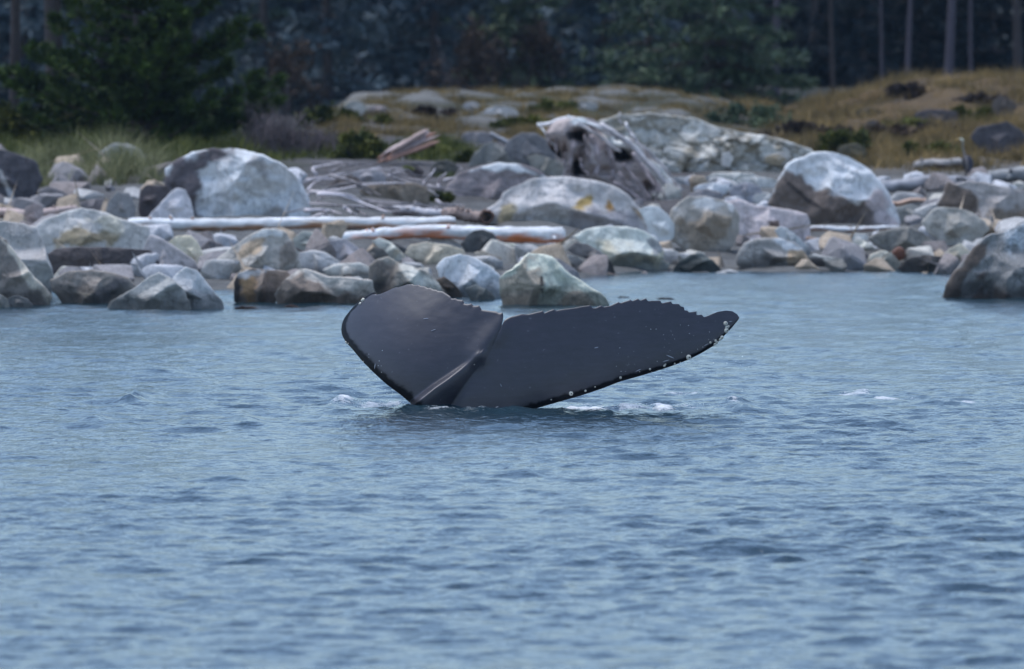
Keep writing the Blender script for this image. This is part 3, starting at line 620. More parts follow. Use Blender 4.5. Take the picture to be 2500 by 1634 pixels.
# small stones that fill the gaps, single objects that share six shapes
def small_stones():
    r = np.random.default_rng(21); shapes = []
    for i in range(6):
        bm = bmesh.new(); pts = r.normal(size=(15, 3)); pts /= np.linalg.norm(pts, axis=1)[:, None]; pts *= r.uniform(.82, 1.08, (15, 1))
        for p in pts: bm.verts.new(p)
        h = bmesh.ops.convex_hull(bm, input=bm.verts); bmesh.ops.delete(bm, geom=[e for e in h['geom_interior'] if isinstance(e, bmesh.types.BMVert)], context='VERTS')
        bmesh.ops.bevel(bm, geom=bm.edges[:], offset=.09, segments=2, affect='EDGES', profile=.6)
        for v in bm.verts: v.co *= 1 + .10 * mnoise.fractal(v.co * 1.7 + Vector((i * 7, 0, 0)), 1, 2, 4)
        me = bpy.data.meshes.new('stone'); bm.to_mesh(me); bm.free()
        base = alb(((122, 130, 140), (98, 102, 112), (134, 140, 144), (92, 92, 98), (118, 114, 108), (136, 146, 162))[i])
        a = me.color_attributes.new('Col', 'FLOAT_COLOR', 'POINT')
        a.data.foreach_set('color', np.tile(np.r_[base, .15], len(me.vertices)).ravel()); me.materials.append(M_ROCK); shapes.append(me)
    BIG = [q for q in COL.objects if q.get('category') == 'boulder']; n = 0
    names = ('blue grey', 'dark grey', 'whitish', 'slate coloured', 'brownish', 'pale blue'); seen = {}
    while n < 296:
        d = r.uniform(160, 198) ; x = r.uniform(-.047, .047) * d
        s = d - shore(x)
        if s < -1.2 or s > (36 if x < -2.4 else 24): continue
        py = 17 + (CAM_H - ground_z(x, d) - .1) / d * F_PX; px = 1250 + x / d * F_PX
        if (280 < px < 830 and 505 < py < 576) or (830 <= px < 1400 and 510 < py < 610) or (1950 < px < 2210 and 530 < py < 585) or (py < 520 and 735 < px < 1340) or (py < 500 and r.random() < .4): continue
        k = r.uniform(.08, .24) if r.random() < .55 else r.uniform(.22, .46)
        kind = int(r.integers(6)); o = bpy.data.objects.new('stone', shapes[kind]); COL.objects.link(o)
        o.scale = (k * r.uniform(.9, 1.5), k * r.uniform(.8, 1.2), k * r.uniform(.6, .95)); o.rotation_euler = (r.normal(0, .25), r.normal(0, .25), r.uniform(0, 6.28))
        o.location = (x, d, max(ground_z(x, d), -.08) + k * .22)
        b = min(BIG, key=lambda q: abs(q.location.x - x) + .35 * abs(q.location.y - d)); dx = x - b.location.x
        side = ('left of' if dx < -.35 else 'right of' if dx > .35 else 'before' if d < b.location.y else 'behind')
        ph = b['label'].split(',')[0].split()[:6]
        while ph[-1] in 'a the with and of in at on its under to by behind left right before below from against over dark flat'.split(): ph.pop()
        lab = '%s %s stone %s the %s' % ('tiny' if k < .13 else 'small' if k < .24 else 'middling', names[kind], side, ' '.join(ph))
        tag(o, lab, 'stone', 'small stones between the shore boulders'); seen.setdefault(lab, []).append(o); n += 1
    for lab, os_ in seen.items():
        if len(os_) > 1:
            for o, w in zip(sorted(os_, key=lambda q: q.location.y), ('nearest one', 'second nearest one', 'third nearest one', 'fourth nearest one')): o['label'] = lab + ', ' + w
small_stones()
_b = sorted((o for o in COL.objects if o.get('group') == 'blocks on the white outcrop'), key=lambda o: o.location.x)
for o, w in zip(_b, 'first second third fourth fifth sixth seventh eighth ninth tenth eleventh twelfth'.split()):
    o['label'] = w + ' pale block from the left along the foot of the white outcrop'

# ------------------------------------------------------------------ driftwood
def tube(path, rad, sides=10, lump=.08, seed=0, flat=1.0, caps=True):
    """tapered, slightly lumpy limb along a path; returns verts, faces and the angle round the limb"""
    P = np.array(path, float); r = np.asarray(rad, float); n = len(P); V = []; A = []
    T = np.gradient(P, axis=0); T /= np.linalg.norm(T, axis=1)[:, None]
    up = np.array((0, 0, 1.0))
    for i in range(n):
        s = np.cross(T[i], up)
        if np.linalg.norm(s) < .1: s = np.cross(T[i], np.array((0, 1.0, 0)))
        s /= np.linalg.norm(s); w = np.cross(s, T[i])
        for j in range(sides):
            a = 2 * math.pi * j / sides
            k = 1 + lump * fbm(i * .35, math.cos(a) * 1.2 + seed, math.sin(a) * 1.2, 3) * 2
            V.append(P[i] + r[i] * k * (s * math.cos(a) + w * math.sin(a) * flat)); A.append(math.sin(a))
    F = [(i * sides + j, i * sides + (j + 1) % sides, (i + 1) * sides + (j + 1) % sides, (i + 1) * sides + j) for i in range(n - 1) for j in range(sides)]
    if caps:
        F += [tuple(range(sides))[::-1], tuple((n - 1) * sides + j for j in range(sides))]
    return np.array(V), F, np.array(A)

def curve_pts(pts, n):
    """smooth path through control points"""
    p = np.array(pts, float); s = np.r_[0, np.cumsum(np.linalg.norm(np.diff(p, axis=0), axis=1))]; t = np.linspace(0, s[-1], n)
    q = np.stack([np.interp(t, s, p[:, k]) for k in range(p.shape[1])], 1)
    for _ in range(3): q[1:-1] = (q[:-2] + 2 * q[1:-1] + q[2:]) / 4
    return q

def log(name, label, cat, p0, p1, r0, r1, d, top, under, d1=None, n=40, bend=0.0, seed=1, group=None, sides=16, lump=.07, parent=None):
    """driftwood log; ends given in photo pixels at distance d (d1 at the far end), radii in pixels"""
    d1 = d if d1 is None else d1
    a, b = at(*p0, d), at(*p1, d1); t = np.linspace(0, 1, n)[:, None]
    P = a + (b - a) * t
    P[:, 2] += bend * np.sin(t[:, 0] * math.pi) + .012 * np.sin(t[:, 0] * 9 + seed)
    r = (r0 + (r1 - r0) * t[:, 0]) / F_PX * d
    e = np.minimum(t[:, 0], 1 - t[:, 0]); r = r * (.72 + .28 * smooth(0, .02, e))
    rg = np.random.default_rng(seed); P[:, 2] += r[0] * .35 * np.sin(t[:, 0] * rg.uniform(3, 7) + seed); P[:, 1] += r[0] * .8 * np.sin(t[:, 0] * rg.uniform(2, 6))
    V, Fc, A = tube(P, r, sides, lump * 1.3, seed)
    for _ in range(5):
        i = int(rg.integers(3, n - 3)); ang = rg.uniform(-.4, 3.5); e_ = np.array((rg.normal(0, .5), -abs(math.cos(ang)), math.sin(ang))); kv, kf, ka = tube([P[i], P[i] + e_ * r[i] * .95, P[i] + e_ * r[i] * rg.uniform(1.15, 1.6)], np.array((.4, .3, .2)) * r[i], 7, .1, seed)
        Fc = Fc + [tuple(w_ + len(V) for w_ in k_) for k_ in kf]; V = np.vstack([V, kv]); A = np.r_[A, ka]
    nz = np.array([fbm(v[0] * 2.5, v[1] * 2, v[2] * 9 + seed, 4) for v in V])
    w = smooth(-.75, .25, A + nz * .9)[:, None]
    C = np.ones((len(V), 4)); C[:, :3] = alb(under) * (1 - w) + alb(top) * w  # pale top, darker underside: overhead light put into the colour, besides brown wood
    o = mesh_obj(name, V, Fc, M_WOOD, parent=parent, col=C, loc=tuple(P[0]))
    return tag(o, label, cat, group)

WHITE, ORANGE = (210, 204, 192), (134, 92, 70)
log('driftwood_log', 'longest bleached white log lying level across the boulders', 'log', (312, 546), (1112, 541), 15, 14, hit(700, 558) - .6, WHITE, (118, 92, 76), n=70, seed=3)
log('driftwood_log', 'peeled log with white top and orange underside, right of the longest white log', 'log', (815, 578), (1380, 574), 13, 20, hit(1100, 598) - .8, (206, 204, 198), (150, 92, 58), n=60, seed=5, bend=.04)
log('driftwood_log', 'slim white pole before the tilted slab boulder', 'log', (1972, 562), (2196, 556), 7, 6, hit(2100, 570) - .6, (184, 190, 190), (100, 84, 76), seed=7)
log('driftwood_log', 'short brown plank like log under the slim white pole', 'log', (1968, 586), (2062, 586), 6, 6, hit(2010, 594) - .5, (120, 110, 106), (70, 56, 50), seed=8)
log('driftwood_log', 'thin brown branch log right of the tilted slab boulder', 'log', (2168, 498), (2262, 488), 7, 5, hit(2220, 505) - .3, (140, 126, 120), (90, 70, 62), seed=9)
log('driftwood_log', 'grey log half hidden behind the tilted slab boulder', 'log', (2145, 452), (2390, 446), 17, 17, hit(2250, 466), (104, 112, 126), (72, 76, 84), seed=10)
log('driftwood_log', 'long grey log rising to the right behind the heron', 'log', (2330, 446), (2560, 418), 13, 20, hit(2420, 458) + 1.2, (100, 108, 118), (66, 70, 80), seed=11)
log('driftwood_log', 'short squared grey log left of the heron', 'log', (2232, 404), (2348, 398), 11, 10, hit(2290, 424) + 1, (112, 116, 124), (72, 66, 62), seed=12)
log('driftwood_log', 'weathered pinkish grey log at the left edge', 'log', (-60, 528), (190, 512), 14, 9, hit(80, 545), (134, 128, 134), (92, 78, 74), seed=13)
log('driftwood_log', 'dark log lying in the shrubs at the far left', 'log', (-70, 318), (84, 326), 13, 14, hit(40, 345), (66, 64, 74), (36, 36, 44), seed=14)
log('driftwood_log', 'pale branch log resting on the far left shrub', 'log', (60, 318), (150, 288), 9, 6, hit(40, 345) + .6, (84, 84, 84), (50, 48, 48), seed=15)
def splintered():
    d = hit(980, 402); r = np.random.default_rng(4); vs, fs, cs, off = [], [], [], 0
    for i in range(16):
        o = r.normal(0, 1, 2); a = at(922 + r.uniform(-4, 46), 386 + o[0] * 7 - 4, d) + np.array((0, o[1] * .06, 0)); b = at(1066 + r.uniform(-50, 12), 330 + o[0] * 10 + r.uniform(-5, 6), d + .4) + np.array((0, o[1] * .08, 0))
        v, f, A = tube(np.linspace(a, b, 16), np.interp(np.linspace(0, 1, 16), [0, .2, .85, 1], [.3, 1, 1, .12]) * r.uniform(6, 11) / F_PX * d, 7, .16, i, flat=.7)
        c = np.ones((len(v), 4)); c[:, :3] = alb([(112, 92, 88), (134, 130, 140), (100, 78, 72), (118, 110, 114)][i % 4]); vs.append(v); fs += [tuple(q + off for q in k) for k in f]; cs.append(c); off += len(v)
    v = np.vstack(vs); tag(mesh_obj('driftwood_log', v, fs, M_WOOD, col=np.vstack(cs), loc=tuple(v[0])), 'reddish splintered log pointing up at the middle rise', 'log')
splintered()
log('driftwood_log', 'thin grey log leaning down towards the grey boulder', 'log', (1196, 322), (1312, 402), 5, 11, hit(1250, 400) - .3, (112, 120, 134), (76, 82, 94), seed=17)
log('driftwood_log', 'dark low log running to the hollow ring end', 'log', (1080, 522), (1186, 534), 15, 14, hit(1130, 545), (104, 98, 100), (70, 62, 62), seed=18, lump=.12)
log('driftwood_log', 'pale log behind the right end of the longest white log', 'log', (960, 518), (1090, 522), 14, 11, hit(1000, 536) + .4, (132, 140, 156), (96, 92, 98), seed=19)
# hollow log end that faces the camera, dark inside
def ring_log():
    d = hit(1188, 546) - .3; c = at(1189, 530, d); t = np.linspace(0, 1, 14)
    prof = [(.62, 0), (.85, -.02), (1, .0), (1.03, .25), (1.0, .9), (.6, .9)]; n = 28; V = []; r0 = 17 / F_PX * d
    for pr, py in prof:
        for j in range(n):
            a = 2 * math.pi * j / n; k = pr * (1 + .07 * math.sin(3 * a + 1) + .05 * math.sin(7 * a))
            V.append((c[0] + r0 * k * math.cos(a), c[1] + py, c[2] + r0 * 1.05 * k * math.sin(a)))
    V += [(c[0] + r0 * .6 * math.cos(2 * math.pi * j / n), c[1] + .3, c[2] + r0 * .6 * math.sin(2 * math.pi * j / n)) for j in range(n)]
    F = [(i * n + j, i * n + (j + 1) % n, (i + 1) * n + (j + 1) % n, (i + 1) * n + j) for i in range(5) for j in range(n)]
    F += [(6 * n + j, 6 * n + (j + 1) % n, (j + 1) % n, j) for j in range(n)] + [tuple(6 * n + j for j in range(n))]
    C = np.ones((len(V), 4)); C[:, :3] = alb((62, 50, 46)); C[-n:, :3] = alb((128, 132, 146))
    tag(mesh_obj('log_end', V, F, M_WOOD, col=C, loc=tuple(c)), 'round rusty ringed log end facing out of the driftwood', 'log')
    d = hit(2196, 634) - 1.2; V, F, A = tube([at(2196, 620, d) + np.array((0, k, 0)) for k in (-.12, -.1, .2, .5)], [.09, .1, .11, .1], 16, .1, 5)
    C = np.ones((len(V), 4)); C[:, :3] = alb((64, 42, 34))
    tag(mesh_obj('log_end', V, F, M_WOOD, col=C, loc=tuple(V[0])), 'rusty orange broken log end among the grey stones', 'log')
ring_log()

# thin branches of the tangle
BR = [[(100,640),(400,570),(600,510),(800,480),(1000,470),(1150,500),(1210,560)], [(240,470),(450,460),(600,490),(720,470)], [(300,750),(500,700),(700,670),(1000,660),(1200,690),(1350,790)],
      [(90,860),(400,880),(600,880),(820,930)], [(180,770),(400,780),(600,850),(860,950)], [(850,600),(930,560),(1020,550)], [(870,600),(1000,640),(1200,690),(1300,760)], [(1200,680),(1280,580),(1320,520)],
      [(650,840),(900,870),(1200,870),(1380,940)], [(620,550),(750,520),(850,580)], [(60,930),(250,920),(420,960)], [(100,620),(260,600),(420,590),(560,540)], [(90,760),(150,700),(260,660)], [(440,900),(520,960),(560,970)],
      [(1400,640),(1560,600),(1700,520)], [(1250,690),(1420,720),(1500,760)], [(150,860),(220,800),(340,740)], [(700,900),(860,940),(1000,930)], [(300,560),(420,500),(520,470)], [(1540,500),(1580,540),(1600,560)],
      [(900,520),(1040,580),(1240,600)], [(240,960),(300,920),(330,960)], [(500,640),(640,700),(800,790)], [(1120,850),(1250,900),(1420,900)]]
BRO = []; _j = np.random.default_rng(8)
BR += [[(x + _j.normal(0, 60) + sx, y + _j.normal(0, 14) + sy) for x, y in b] for b in BR for sx, sy in [(_j.uniform(-140, 160), _j.uniform(-50, 40))]]
for i, b in enumerate(BR):
    q = to_px('E', b); d = hit(q[:, 0].mean(), q[:, 1].max() + 8) - .5
    c = curve_pts(q, 18); rr = np.random.default_rng(i)
    P = np.array([at(*p, d + .25 * math.sin(k * .4 + i)) for k, p in enumerate(c)])
    V, Fc, A = tube(P, np.linspace(rr.uniform(.014, .036), .008, 18), 7, .15, i)
    C = np.ones((len(V), 4)); C[:, :3] = alb(np.array((124, 128, 142)) * rr.uniform(.6, 1.2))
    f_ = rr.uniform(.6, 1.2); C[:, :3] = alb(np.array((124, 128, 142)) * f_)
    o = tag(mesh_obj('driftwood_branch', V, Fc, M_WOOD, col=C, loc=tuple(P[0])), None, 'branch', 'branches of the driftwood tangle'); BRO.append((float(P[:, 0].mean()), float(P[:, 1].mean()), f_, o))
BRO.sort(key=lambda t: t[1])
ROWS = ('nearest the long white log', 'just behind the nearest branches', 'in the middle of the tangle', 'behind the middle of the tangle', 'at the back of the tangle', 'hindmost, below the dead twigs')
for r_i in range(6):
    row = sorted(BRO[r_i * 8:r_i * 8 + 8], key=lambda t: t[0])
    for w, t in zip('first second third fourth fifth sixth seventh eighth'.split(), row): t[3]['label'] = '%s driftwood branch, %s from the left, %s' % ('pale' if t[2] > 1 else 'grey' if t[2] > .78 else 'dark', w, ROWS[r_i])

# the upturned root wad
def root_wad():
    d = hit(1500, 505) + 3.2
    base = at(1500, 500, d)
    w = empty('root_wad', tuple(base), 'great silver grey upturned root wad with dark hollows, arching down to the right', 'driftwood')
    z = lambda pts: to_px('G', pts)
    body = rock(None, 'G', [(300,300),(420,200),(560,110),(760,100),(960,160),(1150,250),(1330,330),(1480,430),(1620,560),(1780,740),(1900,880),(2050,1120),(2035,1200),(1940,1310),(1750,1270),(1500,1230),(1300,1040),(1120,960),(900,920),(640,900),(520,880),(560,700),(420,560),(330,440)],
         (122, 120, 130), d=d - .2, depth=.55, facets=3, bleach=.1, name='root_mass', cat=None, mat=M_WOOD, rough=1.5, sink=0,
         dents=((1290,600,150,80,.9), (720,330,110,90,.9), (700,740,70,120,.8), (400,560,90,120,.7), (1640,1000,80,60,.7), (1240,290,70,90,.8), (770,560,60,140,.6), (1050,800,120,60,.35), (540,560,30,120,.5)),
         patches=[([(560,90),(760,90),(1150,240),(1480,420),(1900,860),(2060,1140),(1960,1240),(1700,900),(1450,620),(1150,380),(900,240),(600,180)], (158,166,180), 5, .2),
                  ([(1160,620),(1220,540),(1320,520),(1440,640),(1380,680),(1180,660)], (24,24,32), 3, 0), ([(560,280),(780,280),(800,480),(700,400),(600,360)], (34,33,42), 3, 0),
                  ([(640,680),(720,660),(820,850),(660,850)], (34,32,40), 3, 0), ([(320,520),(500,500),(520,680),(360,640)], (44,40,48), 3, 0), ([(1180,180),(1300,190),(1330,330),(1230,360)], (46,36,42), 3, 0)])  # near-black patches paint shade into the hollows
    body.parent = w; body.location = Vector(body.location) - Vector(w.location)
    roots = [([(170,185),(330,190),(420,130),(560,90),(700,110),(900,190),(1150,330)], 26, 34, 0), ([(570,70),(720,150),(900,180),(1040,260)], 16, 18, .1), ([(1000,180),(1200,300),(1400,450),(1600,650),(1780,850),(1990,1120)], 40, 34, .08),
             ([(1480,420),(1620,520),(1800,700),(1950,880),(2090,1060)], 22, 16, 0), ([(1430,560),(1560,760),(1700,960),(1850,1150),(1960,1290)], 30, 24, .16), ([(1300,700),(1430,860),(1560,1020),(1650,1180)], 26, 18, .2),
             ([(420,230),(440,360),(410,470),(430,560)], 24, 14, .18), ([(330,240),(300,330),(340,440)], 18, 10, .14), ([(650,400),(640,520),(610,680),(590,850)], 36, 20, .25), ([(790,330),(820,480),(830,600),(880,700)], 14, 20, .24),
             ([(540,560),(520,680),(560,800)], 18, 12, .26), ([(880,330),(960,520),(980,680),(940,850)], 46, 30, .14), ([(1060,420),(1150,600),(1180,780),(1150,920)], 40, 26, .12), ([(700,180),(860,260),(1000,340),(1180,500),(1270,540)], 24, 16, .22),
             ([(1260,20),(1250,110),(1290,200)], 8, 12, 0), ([(1340,160),(1370,240),(1480,420)], 20, 26, 0), ([(1180,940),(1400,1080),(1560,1190),(1720,1260)], 24, 18, .24), ([(1700,960),(1760,1060),(1740,1200)], 16, 12, .28),
             ([(740,640),(760,760),(860,860)], 22, 14, .24), ([(180,190),(260,260),(300,380),(420,470)], 14, 8, .05), ([(1540,700),(1680,840),(1800,1020),(1880,1180)], 14, 10, .26), ([(1250,820),(1330,930),(1480,1040)], 20, 14, .22)]
    for i, (pts, r0, r1, fwd) in enumerate(roots):
        c = curve_pts(z(pts), 22); rr = np.random.default_rng(50 + i); dd = d - .12 - fwd * 1.15
        P = np.array([at(*p, dd + .03 * math.sin(k * .6 + i)) for k, p in enumerate(c)]); P = P + np.array([[rr.normal(0, .004), 0, rr.normal(0, .004)] for _ in P])
        V, Fc, A = tube(P, np.linspace(r0, r1, 22) * .95 / 5.409 / F_PX * d, 9, .2, i + 30)
        C = np.ones((len(V), 4)); C[:, :3] = alb(np.array((150, 156, 170) if pts[0][0] > 900 and fwd < .12 or pts[0][1] < 200 else (116, 114, 124)) * rr.uniform(.8, 1.1))
        mesh_obj('root', V, Fc, M_WOOD, parent=w, col=C, loc=tuple(P[0]))
root_wad()

# ------------------------------------------------------------------ plants
def blades(name, label, n, place, h, w, mat, seed, lean=.35, seg=2, cat=None):
    """many single grass blades as one mesh, each a bent tapering strip"""
    r = np.random.default_rng(seed); X, D = place(r, n); Z = np.array([ground_z(a, b) for a, b in zip(X, D)]) - .02
    H = r.uniform(*h, n) * np.array([max(.35, 1 + 1.1 * fbm(p * 1.1, q * .4, seed, 3)) for p, q in zip(X, D)]); a = r.uniform(0, 2 * math.pi, n); L = np.abs(r.normal(0, lean, n)) * H; yaw = r.uniform(0, math.pi, n)
    V = np.zeros((n, seg * 2 + 1, 3))
    for k in range(seg + 1):
        t = k / seg; cx = X + np.cos(a) * L * t * t; cy = D + np.sin(a) * L * t * t; cz = Z + H * t * (1 - .18 * t * np.minimum(L / H, 1)); hw = w * (1 - t) * .5
        if k < seg:
            V[:, 2 * k] = np.stack([cx - np.cos(yaw) * hw, cy - np.sin(yaw) * hw, cz], 1); V[:, 2 * k + 1] = np.stack([cx + np.cos(yaw) * hw, cy + np.sin(yaw) * hw, cz], 1)
        else: V[:, 2 * k] = np.stack([cx, cy, cz], 1)
    b = np.arange(n)[:, None] * (seg * 2 + 1); F = []
    for k in range(seg - 1): F += [b + np.array([[2 * k, 2 * k + 1, 2 * k + 3]]), b + np.array([[2 * k, 2 * k + 3, 2 * k + 2]])]
    F.append(b + np.array([[2 * seg - 2, 2 * seg - 1, 2 * seg]]))
    o = mesh_obj(name, V.reshape(-1, 3), np.vstack(F), mat, smooth_sh=False)
    return tag(o, label, cat, kind='stuff')

def clumped(x0, x1, d0, d1, nc, sx, sd):
    def f(r, n):
        cx, cd = r.uniform(x0, x1, nc), r.uniform(d0, d1, nc); k = r.integers(0, nc, n)
        return cx[k] + r.normal(0, sx, n), cd[k] + r.normal(0, sd, n)
    return f
blades('dry_grass', 'golden dry grass covering the bank at the right', 60000, clumped(5.0, 13.5, 201, 256, 330, .22, .8), (.08, .34), .022, M_STRAW, 1, .5)
blades('dry_grass', 'short yellowish grass on the bare middle rise', 60000, clumped(-3.9, 5.2, 220, 255, 330, .22, .7), (.05, .22), .02, M_STRAW, 2, .5)
blades('beach_grass', 'pale green beach grass between dark boulder and two toned boulder', 6500, clumped(-8.3, -5.9, 187, 197, 30, .13, .3), (.20, .66), .014, M_GRASS, 3, .75, 3)
blades('beach_grass', 'green undergrowth in front of the pine', 14000, clumped(-10.5, -4.5, 199, 212, 110, .25, .6), (.10, .38), .028, M_BUSH, 4, .6)
blades('beach_grass', 'olive weeds round the driftwood and dead twigs', 7000, clumped(-4.8, -.8, 201, 216, 50, .2, .6), (.08, .30), .03, M_BUSH, 5, .6)

def tufts(P, Dn, L, k, w, spread, r):
    """needle or leaf sprays: k slim triangles from each point P along Dn"""
    n = len(P); d = Dn[:, None, :] + r.normal(0, spread, (n, k, 3)); d /= np.linalg.norm(d, axis=2)[..., None] + 1e-9
    ln = L[:, None] * r.uniform(.6, 1.15, (n, k)); tip = P[:, None, :] + d * ln[..., None]
    s = np.cross(d, r.normal(size=(n, k, 3))); s /= np.linalg.norm(s, axis=2)[..., None] + 1e-9
    wd = w * ln[..., None]; mid = P[:, None, :] + d * (ln * .45)[..., None]
    V = np.stack([P[:, None, :] + d * (ln * .05)[..., None], mid + s * wd, tip, mid - s * wd], 2)
    return V.reshape(-1, 3), np.arange(n * k * 4).reshape(-1, 4)

def conifer(name, label, cat, x, d, height, crown0, rad, n_limb, mat, bark, seed, trunk_r, tuft=(.16, .3), k=9, group=None, per=16, up=.25, lean=0.0, w=.10, dens_low=1.0, base=None, droop=.35, tips=False):
    r = np.random.default_rng(seed); z0 = ground_z(x, d) - .1 if base is None else base
    t = empty(name, (x, d, z0), label, cat, group)
    n = 26; zz = np.linspace(0, height, n); P = np.stack([lean * zz / height + .05 * np.sin(zz * .7 + seed), .04 * np.cos(zz * .6 + seed), zz], 1)
    V, F, A = tube(P, trunk_r * (1 - .9 * zz / height) * (1 + .5 * np.exp(-zz / .35)), 10, .10, seed)
    limbs = [(V, F)]; off = len(V); PP, DD = [], []
    for i in range(n_limb):
        q = r.random() ** 1.75 ; h = crown0 + (height - crown0) * q; az = r.uniform(0, 2 * math.pi)
        h = crown0 + max(0.0, round((h - crown0) / .52) * .52 + r.normal(0, .05))
        ln = rad * (1 - q) ** .75 * r.uniform(.55, 1.1) + .2
        s = np.linspace(0, 1, 8); dirx, diry = math.cos(az), math.sin(az); b0 = np.array((np.interp(h, zz, P[:, 0]), np.interp(h, zz, P[:, 1]), h))
        c = np.stack([b0[0] + dirx * ln * s, b0[1] + diry * ln * s, b0[2] + ln * (up * s - droop * s * s + .12 * s ** 4 * 2)], 1)
        lv, lf, _ = tube(c, np.linspace(max(.012, .035 * ln / rad), .006, 8), 5, 0, 0)
        limbs.append((lv, [tuple(a + off for a in f) for f in lf])); off += len(lv)
        m = int(per * (.4 + ln / rad)); tt = 1.02 - .84 * r.random(m) ** 1.5 if tips else r.uniform(.18, 1.02, m); cc = np.stack([np.interp(tt, s, c[:, a]) for a in range(3)], 1)
        side = np.array((-diry, dirx, 0)); o = r.uniform(-1, 1, m)[:, None] * side * (ln * (.2 if tips else .32) * (1.05 - tt))[:, None]
        PP.append(cc + o - np.array((0, 0, 1.0)) * (np.abs(o).sum(1) * (0 if tips else .35))[:, None] + r.normal(0, .03, (m, 3)))
        dn = np.array((dirx, diry, 1.1 if tips else -.3)) + np.sign((o * side).sum(1))[:, None] * side * .7 + r.normal(0, .3, (m, 3)); DD.append(dn / np.linalg.norm(dn, axis=1)[:, None])
    PP, DD = np.vstack(PP), np.vstack(DD); L = r.uniform(*tuft, len(PP))
    V2, F2 = tufts(PP, DD, L, k, w, .45, r)
    mesh_obj('trunk', np.vstack([a for a, _ in limbs]), [f for _, b in limbs for f in b], bark, parent=t)
    mesh_obj('crown', V2, F2, mat, parent=t, smooth_sh=False)
    return t

def px_x(px, d): return (px - 1250) / F_PX * d
# the dark pine on the left bank and the two bare trunks beside it
conifer('pine_tree', 'dark green shore pine with shaggy boughs down to the ground, behind the two toned boulder', 'tree', px_x(345, 210), 210, 8.5, .0, 2.7, 150, M_PINE, M_BARK, 3, .13, (.16, .27), 16, per=40, up=.34, droop=.22, w=.085, tips=True)
conifer('pine_tree', 'smaller dark pine filling the left flank of the shaggy shore pine', 'tree', px_x(245, 214), 214, 7.0, .0, 1.05, 90, M_PINE, M_BARK, 5, .09, (.14, .24), 11, per=22, up=.3, droop=.25, w=.09)
conifer('pine_tree', 'thick dark brown trunk left of the shaggy shore pine', 'tree', px_x(126, 214), 214, 12, 4.6, 2.2, 70, M_PINE, M_BARK, 7, .19, (.16, .28), 9)
conifer('pine_tree', 'slim dark trunk at the left edge of the photo', 'tree', px_x(26, 216), 216, 11, 4.6, 1.8, 60, M_PINE, M_BARK, 8, .115, (.16, .28), 9, lean=.5)
# large fir in front of the right hand wood
conifer('fir_tree', 'wide dark green fir at the edge of the wood above the white outcrop', 'tree', px_x(1735, 262), 262, 10, .0, 2.35, 190, M_FIR, M_BARK, 11, .16, (.18, .34), 10, per=22, up=.12, droop=.5, w=.09)
conifer('fir_tree', 'young fir tucked left of the wide dark green fir', 'tree', px_x(1580, 268), 268, 7, .0, 1.6, 90, M_FIR, M_BARK, 12, .1, (.18, .32), 9, per=18, up=.1, droop=.5, w=.09)
# bare trunks of the wood on the right
for lab, px, d, rr, lean, mat in (
        ('straight pale trunk behind the wide dark green fir', 1896, 292, .105, 0, M_PALEBARK), ('thin straight trunk, second of the bare trunks above the golden bank', 2217, 288, .075, .1, M_PALEBARK),
        ('bent purple brown trunk with a kinked foot above the golden bank', 2312, 284, .125, .35, M_PALEBARK), ('thinnest trunk right of the bent purple trunk', 2372, 300, .055, .1, M_PALEBARK),
        ('dark reddish trunk at the right edge of the wood', 2484, 290, .12, 0, M_BARK), ('faint slim trunk in the gloom left of the bare trunks', 2032, 305, .06, 0, M_BARK),
        ('leaning whitish dead stem in the gloom of the right wood', 2160, 296, .045, -.6, M_PALEBARK)):
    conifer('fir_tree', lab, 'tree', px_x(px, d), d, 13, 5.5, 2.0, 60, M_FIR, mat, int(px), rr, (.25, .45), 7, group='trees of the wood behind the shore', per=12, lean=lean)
# trees that show their boughs down to the ground along the wood's edge
r_ = np.random.default_rng(77)
EDGE = [(640, 300), (735, 322), (800, 292), (905, 305), (985, 318), (1065, 296), (1150, 310), (1235, 324), (1315, 300), (1395, 312), (1470, 292), (1530, 305), (1985, 318), (2110, 322), (2260, 326), (2420, 322), (560, 318), (480, 305), (180, 296), (60, 305), (300, 322)]
LAB = ['dense fir at the left end of the far wood', 'fir set back in the gap left of the middle rise', 'fir with boughs sweeping the ground above the tilted pale rock', 'tall fir above the left part of the middle rise', 'set back fir in the gloom over the middle rise', 'fir standing over the yellow grass of the middle rise',
       'fir behind the white scree of the middle rise', 'far dim fir in the centre of the wood', 'fir over the right part of the middle rise', 'dim fir left of the young fir', 'fir at the foot of the middle rise beside the young fir', 'fir half hidden behind the young fir',
       'dark fir in the gloom right of the wide fir', 'set back fir between the bare trunks, left one', 'set back fir behind the bent purple trunk', 'set back fir near the right edge trunk', 'dim fir right of the shaggy pine', 'dim fir behind the shaggy pine',
       'far fir between the two dark left trunks', 'far fir at the left edge of the photo', 'far fir hidden behind the shaggy pine']
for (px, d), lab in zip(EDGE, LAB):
    sd = int(px); conifer('fir_tree', lab, 'tree', px_x(px, d), d, r_.uniform(9, 13), .0, r_.uniform(1.5, 2.2), 95, M_GLOOM if px > 1900 else M_FIR if r_.random() < .15 else M_FOREST, M_BARK, sd, .12, (.25, .5), 8, group='trees of the wood behind the shore', per=13, up=.1, droop=.5, w=.11)

